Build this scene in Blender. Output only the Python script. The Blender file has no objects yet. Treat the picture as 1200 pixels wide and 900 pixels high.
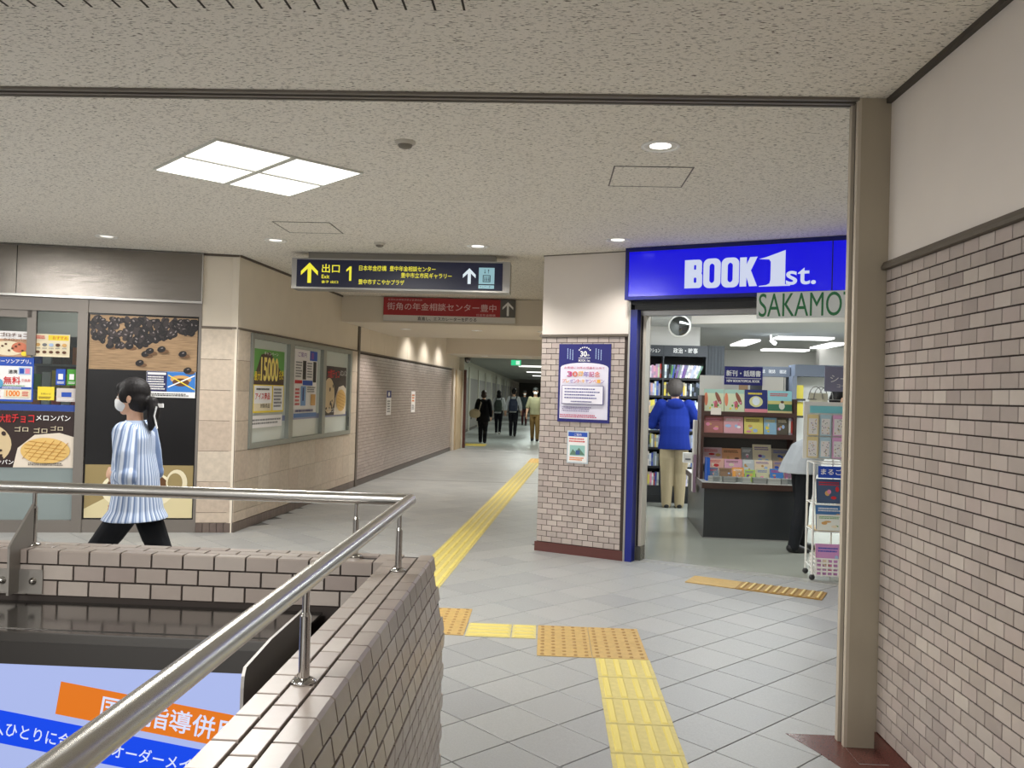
import bpy, bmesh, math, random
from mathutils import Vector, Matrix, Euler
from math import sin, cos, tan, pi, radians, degrees, atan2, sqrt

random.seed(7)
C = bpy.context.scene.collection
scene = bpy.context.scene

# ---------------------------------------------------------------- camera
CAM = (0.0, 0.0, 1.46)
YAW, ROLL, PITCH, FPX = -0.0422285, 0.0280369, 0.0112532, 995.63
cd = bpy.data.cameras.new('camera')
cam = bpy.data.objects.new('camera', cd)
C.objects.link(cam)
cd.sensor_fit = 'HORIZONTAL'
cd.sensor_width = 36.0
cd.lens = 36.0 * FPX / 1200.0
cd.clip_start = 0.05
cd.clip_end = 200
_F = Vector((0, cos(PITCH), sin(PITCH))); _R = Vector((1, 0, 0)); _U = Vector((0, -sin(PITCH), cos(PITCH)))
_r = cos(ROLL) * _R + sin(ROLL) * _U
_u = -sin(ROLL) * _R + cos(ROLL) * _U
_Z = Matrix(((cos(YAW), sin(YAW), 0), (-sin(YAW), cos(YAW), 0), (0, 0, 1)))
_r, _u, _F = _Z @ _r, _Z @ _u, _Z @ _F
m3 = Matrix((_r, _u, -_F)).transposed()
cam.matrix_world = Matrix.Translation(CAM) @ m3.to_4x4()
scene.camera = cam

# ---------------------------------------------------------------- world, exposure
w = bpy.data.worlds.new('world')
scene.world = w
w.use_nodes = True
w.node_tree.nodes['Background'].inputs[0].default_value = (0.95, 0.93, 0.9, 1)
w.node_tree.nodes['Background'].inputs[1].default_value = 0.78
scene.view_settings.view_transform = 'Standard'
scene.view_settings.look = 'None'
scene.view_settings.exposure = -0.22
scene.view_settings.gamma = 1.0
scene.view_settings.use_curve_mapping = False
scene.cycles.max_bounces = 8
scene.cycles.diffuse_bounces = 4
scene.cycles.glossy_bounces = 4
scene.cycles.transmission_bounces = 4
scene.cycles.sample_clamp_indirect = 6.0


def lamp(kind, name, loc, power, color=(1, 1, 1), size=0.3, size_y=None, rot=(0, 0, 0), spot=None, blend=0.5):
    l = bpy.data.lights.new(name, kind)
    l.energy = power
    l.color = color
    if kind == 'AREA':
        l.shape = 'RECTANGLE' if size_y else 'SQUARE'
        l.size = size
        if size_y:
            l.size_y = size_y
    elif kind == 'SPOT':
        l.shadow_soft_size = size
        l.spot_size = radians(spot or 90)
        l.spot_blend = blend
    else:
        l.shadow_soft_size = size
    o = bpy.data.objects.new(name, l)
    C.objects.link(o)
    o.location = loc
    o.rotation_euler = rot
    return o


H = 2.765
WARM = (1.0, 0.955, 0.89)
NEUT = (1.0, 0.985, 0.955)
COOL = (0.93, 0.98, 1.0)
# the concourse panel lights: the one in view, and unseen ones over the concourse behind the camera and beyond the frame
lamp('AREA', 'panel_light_lamp', (-1.784, 5.04, H - 0.04), 78, NEUT, 0.84, rot=(0, 0, pi / 4))
lamp('AREA', 'panel_light_lamp', (-1.3, 0.3, H - 0.03), 80, NEUT, 0.9, rot=(0, 0, pi / 4))
lamp('AREA', 'panel_light_lamp', (-4.9, 5.04, H - 0.03), 90, NEUT, 0.84, rot=(0, 0, pi / 4))
lamp('AREA', 'panel_light_lamp', (-4.9, 0.8, H - 0.03), 90, NEUT, 0.84, rot=(0, 0, pi / 4))
lamp('AREA', 'panel_light_lamp', (-8.0, 5.0, H - 0.03), 90, NEUT, 0.84, rot=(0, 0, pi / 4))
for q in ((-4.9, -2.2), (-1.3, -2.4)):  # two more unseen panels, added to brighten the near ceiling
    lamp('AREA', 'panel_light_lamp', (q[0], q[1], H - 0.03), 95, NEUT, 0.84, rot=(0, 0, pi / 4))
# shop ceiling lamps; the first is unseen, added to brighten the table covers
lamp('AREA', 'shop_fill_lamp', (1.7, 7.95, 2.452), 22, COOL, 1.2, 0.28, rot=(0, 0, radians(-25)))
for q in ((2.3, 10.6), (4.6, 9.0), (3.6, 11.0), (3.3, 12.9), (6.3, 12.5), (5.6, 10.5)):
    lamp('AREA', 'shop_fill_lamp', (q[0], q[1], 2.452), 56, COOL, 1.2, 0.28, rot=(0, 0, radians(-3)))
# kiosk shop at the left
lamp('AREA', 'kiosk_tube_lamp', (-5.4, 9.6, 2.5), 22, COOL, 1.4, 0.3, rot=(0, 0, radians(12)))
# far passage
for y in (25.5, 31.5, 37.5, 43.5, 52, 62):
    lamp('AREA', 'passage_tube_lamp', (-0.6 + (y - 25) * 0.02, y, 2.52), 70, (0.9, 1.0, 0.94), 1.2, 0.25)

# ---------------------------------------------------------------- materials
def s2l(c):
    return c / 12.92 if c <= 0.04045 else ((c + 0.055) / 1.055) ** 2.4


def rgb(t):
    if isinstance(t, str):
        t = tuple(int(t[i:i + 2], 16) for i in (0, 2, 4))
    return tuple(s2l(v / 255.0) for v in t) + (1.0,)


_MC = {}


def M(col, rough=0.6, metal=0.0, emit=0.0, spec=0.5, noise=0.0, nscale=8.0, bump=0.0, bscale=60.0, coat=0.0, stretch=None, alpha=None, trans=0.0, name=None):
    key = (str(col), rough, metal, emit, spec, noise, nscale, bump, bscale, coat, stretch, alpha, trans)
    if key in _MC:
        return _MC[key]
    m = bpy.data.materials.new(name or 'paint')
    m.use_nodes = True
    nt = m.node_tree
    b = nt.nodes['Principled BSDF']
    c = rgb(col)
    b.inputs['Base Color'].default_value = c
    b.inputs['Roughness'].default_value = rough
    b.inputs['Metallic'].default_value = metal
    b.inputs['Specular IOR Level'].default_value = spec
    b.inputs['Coat Weight'].default_value = coat
    b.inputs['Coat Roughness'].default_value = 0.05
    b.inputs['Transmission Weight'].default_value = trans
    if emit:
        b.inputs['Emission Color'].default_value = tuple(min(1.0, v) for v in c[:3]) + (1,)
        b.inputs['Base Color'].default_value = tuple(v * 0.12 for v in c[:3]) + (1,)
        b.inputs['Emission Strength'].default_value = emit * 1.16
    if noise or bump:
        tc = nt.nodes.new('ShaderNodeTexCoord')
        mp = nt.nodes.new('ShaderNodeMapping')
        if stretch:
            mp.inputs['Scale'].default_value = stretch
        nt.links.new(tc.outputs['Object'], mp.inputs['Vector'])
    if noise:
        n = nt.nodes.new('ShaderNodeTexNoise')
        n.inputs['Scale'].default_value = nscale
        n.inputs['Detail'].default_value = 5
        nt.links.new(mp.outputs[0], n.inputs['Vector'])
        r = nt.nodes.new('ShaderNodeValToRGB')
        r.color_ramp.elements[0].position = 0.3
        r.color_ramp.elements[1].position = 0.7
        r.color_ramp.elements[0].color = tuple(v * (1 - noise) for v in c[:3]) + (1,)
        r.color_ramp.elements[1].color = tuple(min(1, v * (1 + noise)) for v in c[:3]) + (1,)
        nt.links.new(n.outputs['Fac'], r.inputs[0])
        nt.links.new(r.outputs[0], b.inputs['Base Color'])
    if bump:
        n2 = nt.nodes.new('ShaderNodeTexNoise')
        n2.inputs['Scale'].default_value = bscale
        n2.inputs['Detail'].default_value = 4
        nt.links.new(mp.outputs[0], n2.inputs['Vector'])
        bp = nt.nodes.new('ShaderNodeBump')
        bp.inputs['Strength'].default_value = bump
        bp.inputs['Distance'].default_value = 0.004
        nt.links.new(n2.outputs['Fac'], bp.inputs['Height'])
        nt.links.new(bp.outputs[0], b.inputs['Normal'])
    _MC[key] = m
    return m


def tile_mat(cols, island, rough=0.35, nscale=30.0, namt=0.08, bump=0.05, bscale=80, mott=None):
    """tiles whose colour differs from piece to piece (object random, or mesh-island random)"""
    m = bpy.data.materials.new('glazed_tile')
    m.use_nodes = True
    nt = m.node_tree
    b = nt.nodes['Principled BSDF']
    b.inputs['Roughness'].default_value = rough
    if island:
        src = nt.nodes.new('ShaderNodeNewGeometry').outputs['Random Per Island']
    else:
        src = nt.nodes.new('ShaderNodeObjectInfo').outputs['Random']
    r = nt.nodes.new('ShaderNodeValToRGB')
    r.color_ramp.interpolation = 'LINEAR'
    els = r.color_ramp.elements
    while len(els) < len(cols):
        els.new(0.5)
    for i, cc in enumerate(cols):
        els[i].position = i / (len(cols) - 1)
        els[i].color = rgb(cc)
    nt.links.new(src, r.inputs[0])
    tc = nt.nodes.new('ShaderNodeTexCoord')
    n = nt.nodes.new('ShaderNodeTexNoise')
    n.inputs['Scale'].default_value = nscale
    n.inputs['Detail'].default_value = 6
    vm = nt.nodes.new('ShaderNodeVectorMath')
    vm.operation = 'ADD'
    cmb = nt.nodes.new('ShaderNodeCombineXYZ')
    mul = nt.nodes.new('ShaderNodeMath'); mul.operation = 'MULTIPLY'; mul.inputs[1].default_value = 57.0
    nt.links.new(src, mul.inputs[0])
    for i in range(3):
        nt.links.new(mul.outputs[0], cmb.inputs[i])
    nt.links.new(tc.outputs['Object'], vm.inputs[0])
    nt.links.new(cmb.outputs[0], vm.inputs[1])
    nt.links.new(vm.outputs[0], n.inputs['Vector'])
    mr = nt.nodes.new('ShaderNodeMapRange')
    mr.inputs['From Min'].default_value = 0.25
    mr.inputs['From Max'].default_value = 0.75
    mr.inputs['To Min'].default_value = 1 - namt
    mr.inputs['To Max'].default_value = 1 + namt
    nt.links.new(n.outputs['Fac'], mr.inputs['Value'])
    mx = nt.nodes.new('ShaderNodeMix')
    mx.data_type = 'RGBA'; mx.blend_type = 'MULTIPLY'
    mx.inputs['Factor'].default_value = 1.0
    nt.links.new(r.outputs[0], mx.inputs[6])
    nt.links.new(mr.outputs[0], mx.inputs[7])
    nt.links.new(mx.outputs[2], b.inputs['Base Color'])
    if bump:
        n2 = nt.nodes.new('ShaderNodeTexNoise')
        n2.inputs['Scale'].default_value = bscale
        n2.inputs['Detail'].default_value = 3
        nt.links.new(tc.outputs['Object'], n2.inputs['Vector'])
        bp = nt.nodes.new('ShaderNodeBump')
        bp.inputs['Strength'].default_value = bump
        bp.inputs['Distance'].default_value = 0.003
        nt.links.new(n2.outputs['Fac'], bp.inputs['Height'])
        nt.links.new(bp.outputs[0], b.inputs['Normal'])
    return m


def ceiling_mat():
    """fissured mineral board: cream with short dark flecks that run along x"""
    m = bpy.data.materials.new('fissured_board')
    m.use_nodes = True
    nt = m.node_tree
    b = nt.nodes['Principled BSDF']
    b.inputs['Roughness'].default_value = 0.9
    tc = nt.nodes.new('ShaderNodeTexCoord')
    mp = nt.nodes.new('ShaderNodeMapping')
    mp.inputs['Scale'].default_value = (44, 178, 1)
    nt.links.new(tc.outputs['Object'], mp.inputs['Vector'])
    n = nt.nodes.new('ShaderNodeTexNoise')
    n.inputs['Scale'].default_value = 1.0
    n.inputs['Detail'].default_value = 1.5
    n.inputs['Roughness'].default_value = 0.5
    n.inputs['Distortion'].default_value = 0.35
    nt.links.new(mp.outputs[0], n.inputs['Vector'])
    r = nt.nodes.new('ShaderNodeValToRGB')
    r.color_ramp.elements[0].position = 0.335
    r.color_ramp.elements[0].color = rgb((108, 99, 88))
    r.color_ramp.elements[1].position = 0.40
    r.color_ramp.elements[1].color = rgb((238, 232, 222))
    nt.links.new(n.outputs['Fac'], r.inputs[0])
    n3 = nt.nodes.new('ShaderNodeTexNoise')
    n3.inputs['Scale'].default_value = 150
    nt.links.new(tc.outputs['Object'], n3.inputs['Vector'])
    mr = nt.nodes.new('ShaderNodeMapRange')
    mr.inputs['To Min'].default_value = 0.86
    mr.inputs['To Max'].default_value = 1.1
    nt.links.new(n3.outputs['Fac'], mr.inputs['Value'])
    mx = nt.nodes.new('ShaderNodeMix'); mx.data_type = 'RGBA'; mx.blend_type = 'MULTIPLY'
    mx.inputs['Factor'].default_value = 1.0
    nt.links.new(r.outputs[0], mx.inputs[6]); nt.links.new(mr.outputs[0], mx.inputs[7])
    nt.links.new(mx.outputs[2], b.inputs['Base Color'])
    bp = nt.nodes.new('ShaderNodeBump')
    bp.inputs['Strength'].default_value = 0.35
    bp.inputs['Distance'].default_value = 0.004
    nt.links.new(n.outputs['Fac'], bp.inputs['Height'])
    nt.links.new(bp.outputs[0], b.inputs['Normal'])
    return m


STEEL = M((196, 194, 190), 0.30, 1.0, name='brushed_steel')
STEEL_POL = M((190, 188, 184), 0.12, 1.0, name='polished_steel')
STEEL_DK = M((104, 102, 100), 0.3, 1.0, name='dark_steel')
STEEL_BR = M((132, 127, 121), 0.2, 1.0, stretch=(0.4, 0.4, 150), bump=0.12, bscale=5, name='brushed_panel')
STEEL_PL = M((150, 146, 140), 0.42, 0.55, name='steel_plate')
ALU = M((140, 136, 130), 0.42, 0.75, name='aluminium')
ALU_L = M((168, 166, 162), 0.4, 0.7, name='light_aluminium')
WHITE = M((236, 234, 230), 0.55, name='white_paint')
PAPER = M((238, 236, 236), 0.6, name='paper')
BLACK = M((22, 22, 24), 0.5, name='black')
CREAM = M((224, 214, 198), 0.8, bump=0.12, bscale=120, noise=0.03, nscale=3, name='cream_plaster')
PLASTER = M((226, 218, 211), 0.8, bump=0.15, bscale=140, noise=0.03, nscale=2.5, name='plaster')
GROUT = M((62, 53, 49), 0.9, name='grout')
GROUT_F = M((96, 95, 93), 0.9, name='floor_grout')
DARKTRIM = M((98, 90, 80), 0.6, name='dark_trim')
CEIL = ceiling_mat()
GRANITE = M((98, 62, 56), 0.25, noise=0.25, nscale=180, name='red_granite')


# ---------------------------------------------------------------- geometry helpers
class MB:
    def __init__(s):
        s.v = []; s.f = []; s.m = []; s.sm = []

    def add(s, vs, fs, m=0, smooth=False):
        b = len(s.v)
        s.v += [tuple(v) for v in vs]
        for f in fs:
            s.f.append(tuple(b + i for i in f)); s.m.append(m); s.sm.append(smooth)
        return s

    def box(s, x0, y0, z0, x1, y1, z1, m=0):
        v = [(x0, y0, z0), (x1, y0, z0), (x1, y1, z0), (x0, y1, z0), (x0, y0, z1), (x1, y0, z1), (x1, y1, z1), (x0, y1, z1)]
        return s.add(v, [(0, 3, 2, 1), (4, 5, 6, 7), (0, 1, 5, 4), (1, 2, 6, 5), (2, 3, 7, 6), (3, 0, 4, 7)], m)

    def poly(s, pts, m=0):
        return s.add(pts, [tuple(range(len(pts)))], m)

    def prism(s, pts, a, b, axis='y', m=0):
        """extrude a 2-d outline: axis y -> pts are (x,z); x -> (y,z); z -> (x,y)"""
        n = len(pts)
        def P(p, t):
            return (p[0], t, p[1]) if axis == 'y' else ((t, p[0], p[1]) if axis == 'x' else (p[0], p[1], t))
        v = [P(p, a) for p in pts] + [P(p, b) for p in pts]
        fs = [tuple(range(n)), tuple(range(2 * n - 1, n - 1, -1))]
        fs += [(i, i + n, (i + 1) % n + n, (i + 1) % n) for i in range(n)]
        return s.add(v, fs, m)

    def tube(s, path, r, n=12, m=0, caps=True, smooth=True):
        path = [Vector(p) for p in path]
        rs = r if isinstance(r, (list, tuple)) else [r] * len(path)
        vs = []; fs = []
        prev = None
        for i, p in enumerate(path):
            if i == 0: t = path[1] - p
            elif i == len(path) - 1: t = p - path[i - 1]
            else:
                t = (path[i + 1] - p).normalized() + (p - path[i - 1]).normalized()
            t.normalize()
            if prev is None:
                a = t.orthogonal().normalized()
            else:
                a = (prev - t * prev.dot(t))
                if a.length < 1e-6: a = t.orthogonal()
                a.normalize()
            prev = a
            bb = t.cross(a)
            k = 1.0
            if 0 < i < len(path) - 1:
                d = (path[i + 1] - p).normalized().dot((p - path[i - 1]).normalized())
                k = 1 / max(0.5, sqrt(max(0.0, (1 + d) / 2)))
            for j in range(n):
                th = 2 * pi * j / n
                vs.append(p + (a * cos(th) * 1.0 + bb * sin(th)) * rs[i])
        L = len(path)
        for i in range(L - 1):
            for j in range(n):
                fs.append((i * n + j, i * n + (j + 1) % n, (i + 1) * n + (j + 1) % n, (i + 1) * n + j))
        s.add(vs, fs, m, smooth)
        if caps:
            s.add(vs[:n], [tuple(range(n - 1, -1, -1))], m)
            s.add(vs[-n:], [tuple(range(n))], m)
        return s

    def lathe(s, prof, c=(0, 0, 0), n=20, m=0, smooth=True):
        vs = []; fs = []
        for r, z in prof:
            for j in range(n):
                th = 2 * pi * j / n
                vs.append((c[0] + r * cos(th), c[1] + r * sin(th), c[2] + z))
        for i in range(len(prof) - 1):
            for j in range(n):
                fs.append((i * n + j, i * n + (j + 1) % n, (i + 1) * n + (j + 1) % n, (i + 1) * n + j))
        return s.add(vs, fs, m, smooth)

    def disc(s, c, r, n=20, m=0, axis='z', flip=False):
        pts = []
        for j in range(n):
            th = 2 * pi * j / n * (-1 if flip else 1)
            if axis == 'z': pts.append((c[0] + r * cos(th), c[1] + r * sin(th), c[2]))
            else: pts.append((c[0] + r * cos(th), c[1], c[2] + r * sin(th)))
        return s.poly(pts, m)

    def ball(s, c, rx, ry=None, rz=None, n=14, k=9, m=0, rot=None):
        ry = ry or rx; rz = rz or rx
        vs = []; fs = []
        for i in range(k + 1):
            ph = pi * i / k
            for j in range(n):
                th = 2 * pi * j / n
                p = Vector((rx * sin(ph) * cos(th), ry * sin(ph) * sin(th), rz * cos(ph)))
                if rot: p = rot @ p
                vs.append(p + Vector(c))
        for i in range(k):
            for j in range(n):
                fs.append((i * n + j, (i + 1) * n + j, (i + 1) * n + (j + 1) % n, i * n + (j + 1) % n))
        return s.add(vs, fs, m, True)

    def mesh(s, name, mats):
        me = bpy.data.meshes.new(name)
        me.from_pydata(s.v, [], s.f)
        for mm in (mats if isinstance(mats, (list, tuple)) else [mats]):
            me.materials.append(mm)
        me.polygons.foreach_set('material_index', s.m)
        me.polygons.foreach_set('use_smooth', s.sm)
        me.update()
        return me

    def build(s, name, mats, parent=None, loc=(0, 0, 0), rz=0.0):
        return put(name, s.mesh(name, mats), parent, loc, rz)


def put(name, me, parent=None, loc=(0, 0, 0), rz=0.0):
    o = bpy.data.objects.new(name, me)
    C.objects.link(o)
    o.location = loc
    if rz: o.rotation_euler = (0, 0, rz)
    if parent is not None: o.parent = parent
    return o


def thing(name, label, cat, loc=(0, 0, 0), rz=0.0, group=None):
    o = bpy.data.objects.new(name, None)
    C.objects.link(o)
    o.empty_display_size = 0.1
    o.location = loc
    o.rotation_euler = (0, 0, rz)
    return tag(o, label, cat, group)


def tag(o, label, cat, group=None):
    o['label'] = label; o['category'] = cat
    if group: o['group'] = group
    return o


def struct(o):
    o['kind'] = 'structure'
    return o


def bxo(name, dims, mat, parent=None, loc=(0, 0, 0), rz=0.0):
    return MB().box(*dims).build(name, mat, parent, loc, rz)


def tile_mesh(name, w, h, t, c, mat, flat=False):
    """one chamfered tile centred on its origin; upright: x,z plane facing -y; flat: x,y plane facing +z"""
    a, b = w / 2, h / 2
    r0 = [(-a, -b), (a, -b), (a, b), (-a, b)]
    r1 = [(-a + c, -b + c), (a - c, -b + c), (a - c, b - c), (-a + c, b - c)]
    lv = [(r0, 0), (r0, t - c * 0.7), (r1, t)]
    vs = []
    for r, d in lv:
        for p in r:
            vs.append((p[0], p[1], d) if flat else (p[0], -d, p[1]))
    fs = []
    for L in (0, 1):
        for j in range(4):
            fs.append((L * 4 + j, L * 4 + (j + 1) % 4, L * 4 + 4 + (j + 1) % 4, L * 4 + 4 + j))
    fs.append((8, 9, 10, 11))
    mb = MB().add(vs, fs)
    return mb.mesh(name, mat)


def field(name, me0, spots, mat, parent):
    """many tiles joined into one part: copies of mesh me0 at (x,y,z,rot z) spots"""
    v0 = [v.co.copy() for v in me0.vertices]
    f0 = [tuple(p.vertices) for p in me0.polygons]
    mb = MB()
    for (x, y, z, r) in spots:
        cr, sr = cos(r), sin(r)
        mb.add([(x + v.x * cr - v.y * sr, y + v.x * sr + v.y * cr, z + v.z) for v in v0], f0)
    o = mb.build(name, mat, parent)
    o['kind'] = 'stuff'
    return o


def pix(p):
    """rough picture position of a world point, used only to rank which repeats show largest"""
    d = Vector(p) - Vector(CAM)
    z = d.dot(_F)
    if z < 0.3: return None
    return (600 + FPX * d.dot(_r) / z, 450 - FPX * d.dot(_u) / z, z)


def in_view(p, mg=30):
    q = pix(p)
    return q is not None and -mg < q[0] < 1200 + mg and -mg < q[1] < 900 + mg


# ---- lettering
_TC = {}


def text_mesh(body, bold=0.0, res=2):
    bold = min(bold, 0.03 if body.isascii() else 0.014)
    key = (body, bold)
    if key in _TC: return _TC[key]
    cu = bpy.data.curves.new('t', 'FONT')
    cu.body = body
    cu.resolution_u = 5 if body.isascii() else res
    cu.offset = bold
    o = bpy.data.objects.new('t', cu)
    me = o.to_mesh()
    v = [tuple(x.co) for x in me.vertices]
    f = [tuple(p.vertices) for p in me.polygons]
    o.to_mesh_clear()
    bpy.data.objects.remove(o)
    bpy.data.curves.remove(cu)
    xs = [a[0] for a in v]; ys = [a[1] for a in v]
    x0, x1, y0, y1 = min(xs), max(xs), min(ys), max(ys)
    v = [(a[0] - x0, a[1] - y0) for a in v]
    _TC[key] = (v, f, x1 - x0, y1 - y0)
    return _TC[key]


class Print(MB):
    """flat print on an upright surface: x right, z up, the viewer at -y; later shapes lie a hair nearer the viewer"""
    def __init__(s, y=0.0, step=0.0007):
        super().__init__(); s.y = y; s.step = step; s.mats = []; s.lay = 0; s.rot = None

    def mi(s, mat):
        if mat not in s.mats: s.mats.append(mat)
        return s.mats.index(mat)

    def _y(s):
        s.lay += 1
        return s.y - s.step * s.lay

    def tr(s, x, z):
        if s.rot:
            cx, cz, a = s.rot
            return cx + (x - cx) * cos(a) - (z - cz) * sin(a), cz + (x - cx) * sin(a) + (z - cz) * cos(a)
        return x, z

    def rect(s, x0, z0, x1, z1, mat, y=None):
        return s.shape([(x0, z0), (x1, z0), (x1, z1), (x0, z1)], mat, y)

    def shape(s, pts, mat, y=None):
        y = s._y() if y is None else y
        s.add([(s.tr(*p)[0], y, s.tr(*p)[1]) for p in pts], [tuple(range(len(pts)))], s.mi(mat))
        return s

    def ell(s, cx, cz, rx, rz, mat, n=20, a=0.0, y=None):
        p = []
        for j in range(n):
            th = 2 * pi * j / n
            u, v = rx * cos(th), rz * sin(th)
            p.append((cx + u * cos(a) - v * sin(a), cz + u * sin(a) + v * cos(a)))
        return s.shape(p, mat, y)

    def line(s, x0, z0, x1, z1, wd, mat, y=None):
        d = Vector((x1 - x0, z1 - z0)); d.normalize()
        nx, nz = -d.y * wd / 2, d.x * wd / 2
        return s.shape([(x0 - nx, z0 - nz), (x1 - nx, z1 - nz), (x1 + nx, z1 + nz), (x0 + nx, z0 + nz)], mat, y)

    def text(s, body, x, z, h, mat, w=None, bold=0.0, vertical=False):
        if vertical:
            y = s._y()
            for i, ch in enumerate(body):
                s._text(ch, x, z - i * h * 1.12 - h, h, mat, None, bold, y)
            return s
        return s._text(body, x, z, h, mat, w, bold, s._y())

    def _text(s, body, x, z, h, mat, w, bold, y):
        v, f, tw, th = text_mesh(body, bold)
        k = h / th
        kx = (w / tw) if w else k
        s.add([(s.tr(x + a[0] * kx, z + a[1] * k)[0], y, s.tr(x + a[0] * kx, z + a[1] * k)[1]) for a in v], f, s.mi(mat))
        return s

    def fine(s, x, z, w, h, mat, rows=3, seed=0):
        """rows of print too small to read: short dashes"""
        rnd = random.Random(seed)
        y = s._y()
        rh = h / rows
        for i in range(rows):
            xx = x
            zz = z + h - (i + 0.5) * rh
            while xx < x + w * (0.8 + 0.2 * rnd.random()):
                ww = w * rnd.uniform(0.02, 0.06)
                s.rect(xx, zz - rh * 0.28, min(x + w, xx + ww), zz + rh * 0.28, mat, y)
                xx += ww + w * 0.012
        return s

    def done(s, name, parent=None, loc=(0, 0, 0), rz=0.0):
        return s.build(name, s.mats, parent, loc, rz)


def paper_thing(name, label, cat, loc, rz, w, h, mat=None, t=0.003, group=None):
    """a sheet standing on its lower left corner: returns (thing, Print) ; call .done('print', thing)"""
    o = thing(name, label, cat, loc, rz, group)
    bxo('sheet', (0, -t, 0, w, 0, h), mat or PAPER, o)
    return o, Print(y=-t)


P_RED = M((205, 40, 45), 0.6); P_BLUE = M((35, 80, 180), 0.6); P_NAVY = M((22, 24, 110), 0.5)
P_YEL = M((240, 215, 60), 0.6); P_GRN = M((70, 150, 50), 0.6); P_ORG = M((232, 130, 40), 0.6)
P_BLK = M((28, 26, 28), 0.6); P_WHT = M((240, 240, 240), 0.6); P_GRY = M((120, 122, 126), 0.6)
P_PNK = M((226, 140, 170), 0.6); P_CYN = M((110, 195, 215), 0.6); P_BRN = M((96, 60, 40), 0.6)
P_CRM = M((232, 220, 190), 0.6); P_TAN = M((210, 165, 100), 0.6); P_LBL = M((170, 195, 230), 0.6)
P_PUR = M((120, 80, 160), 0.6); P_DGRN = M((30, 90, 60), 0.6)

# ================================================================ SETTING: floor
AZ = radians(3.2)                       # the passage runs 3.2 degrees off the y axis
FA = radians(-25.61)                    # shop front
FP = Vector((0.829, 7.664))
LA = radians(12.2)                      # kiosk front at the left
LP = Vector((-3.114, 8.346))
PD = Vector((sin(AZ), cos(AZ)))         # along the passage
PO = Vector((-3.10, 8.33))


def FW(x, y, z=0.0):                    # shop front frame -> world
    return (FP.x + x * cos(FA) - y * sin(FA), FP.y + x * sin(FA) + y * cos(FA), z)


def LW(x, y, z=0.0):
    return (LP.x + x * cos(LA) - y * sin(LA), LP.y + x * sin(LA) + y * cos(LA), z)


def DW(d, off=0.0, z=0.0):              # distance along the left passage wall, off = out into the passage
    return (PO.x + PD.x * d + PD.y * off, PO.y + PD.y * d - PD.x * off, z)


def Floc(p):                            # world -> shop front frame
    dx, dy = p[0] - FP.x, p[1] - FP.y
    return dx * cos(FA) + dy * sin(FA), -dx * sin(FA) + dy * cos(FA)


WELL_X, WELL_Y = -0.535, 2.79           # inner faces of the stair parapets
mb = MB()
mb.box(-11, WELL_Y + 0.02, -0.2, 7.5, 24, -0.0045)
mb.box(WELL_X + 0.02, -4, -0.2, 4.2, WELL_Y + 0.02, -0.0045)
mb.box(-11, -4, -0.2, -4.2, WELL_Y + 0.02, -0.0045)
floor = struct(mb.build('floor', [M((140, 140, 138), 0.45, noise=0.04)]))
floor.data.materials[0] = GROUT_F

S = 0.30229
B0 = Vector((-0.3384, 3.7887))
di = Vector((cos(pi / 4), -sin(pi / 4))); dj = Vector((cos(pi / 4), sin(pi / 4)))
struct(bxo('floor_passage', (-5, 22.1, -0.2, 3, 92, 0.0006), M((164, 167, 164), 0.3, noise=0.04, nscale=2)))
FT = [(152, 154, 155), (159, 161, 161), (162, 164, 163), (167, 168, 167)]
fm_o = tile_mat(FT, False, rough=0.36, nscale=120, namt=0.09, bump=0.25, bscale=260)
fm_i = tile_mat(FT, True, rough=0.36, nscale=120, namt=0.09, bump=0.25, bscale=260)
ftm = tile_mesh('tile', S - 0.005, S - 0.005, 0.0045, 0.002, fm_o, flat=True)
near = []; rest = []
for i in range(-60, 61):
    for j in range(-60, 61):
        p = B0 + di * ((i + 0.5) * S) + dj * ((j + 0.5) * S)
        if p.y < -1.5 or p.y > 22 or p.x < -8 or p.x > 4.4: continue
        if p.y < 2.95 and -4.3 < p.x < -0.28: continue
        fx, fy = Floc(p)
        if fx > -0.95 and fy > 0.22: continue
        if p.x > 1.55 and p.y < 3.6: continue
        if p.x > 4.1: continue
        wl = -3.10 + (p.y - 8.33) * tan(AZ)
        if p.y > 8.33 and p.x < wl - 0.25: continue
        if p.x < -3.1 and (Vector((p.x, p.y)) - LP).dot(Vector((-sin(LA), cos(LA)))) > 0.25: continue
        q = pix((p.x, p.y, 0))
        hid = False
        if q and q[0] < 521 and q[1] > 655: hid = True
        if q and q[0] > 985: hid = True
        if in_view((p.x, p.y, 0)) and not hid:
            near.append((q[2], p))
        else:
            rest.append(p)
near.sort(key=lambda a: a[0])
for k, (z, p) in enumerate(near):
    if k < 299:
        put('tile', ftm, floor, (p.x, p.y, -0.0045), -pi / 4)
    else:
        rest.append(p)
field('far_tiles', ftm, [(p.x, p.y, -0.0045, -pi / 4) for p in rest], fm_i, floor)
for y in (13.9, 21.0):
    x0 = -3.10 + (y - 8.33) * tan(AZ)
    bxo('joint_strip', (x0, y - 0.02, -0.004, 0.9, y + 0.02, 0.0008), M((92, 90, 88), 0.5), floor)
# red granite border along the right wall and round the pillar foot
for d in ((1.30, 3.20, 1.44, 3.515), (1.30, 2.6, 1.44, 3.195), (1.30, 1.9, 1.44, 2.595), (1.30, 1.2, 1.44, 1.895)):
    bxo('border_slab', (d[0], d[1], -0.003, d[2] - 0.004, d[3] - 0.004, 0.0015), GRANITE, floor)

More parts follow.
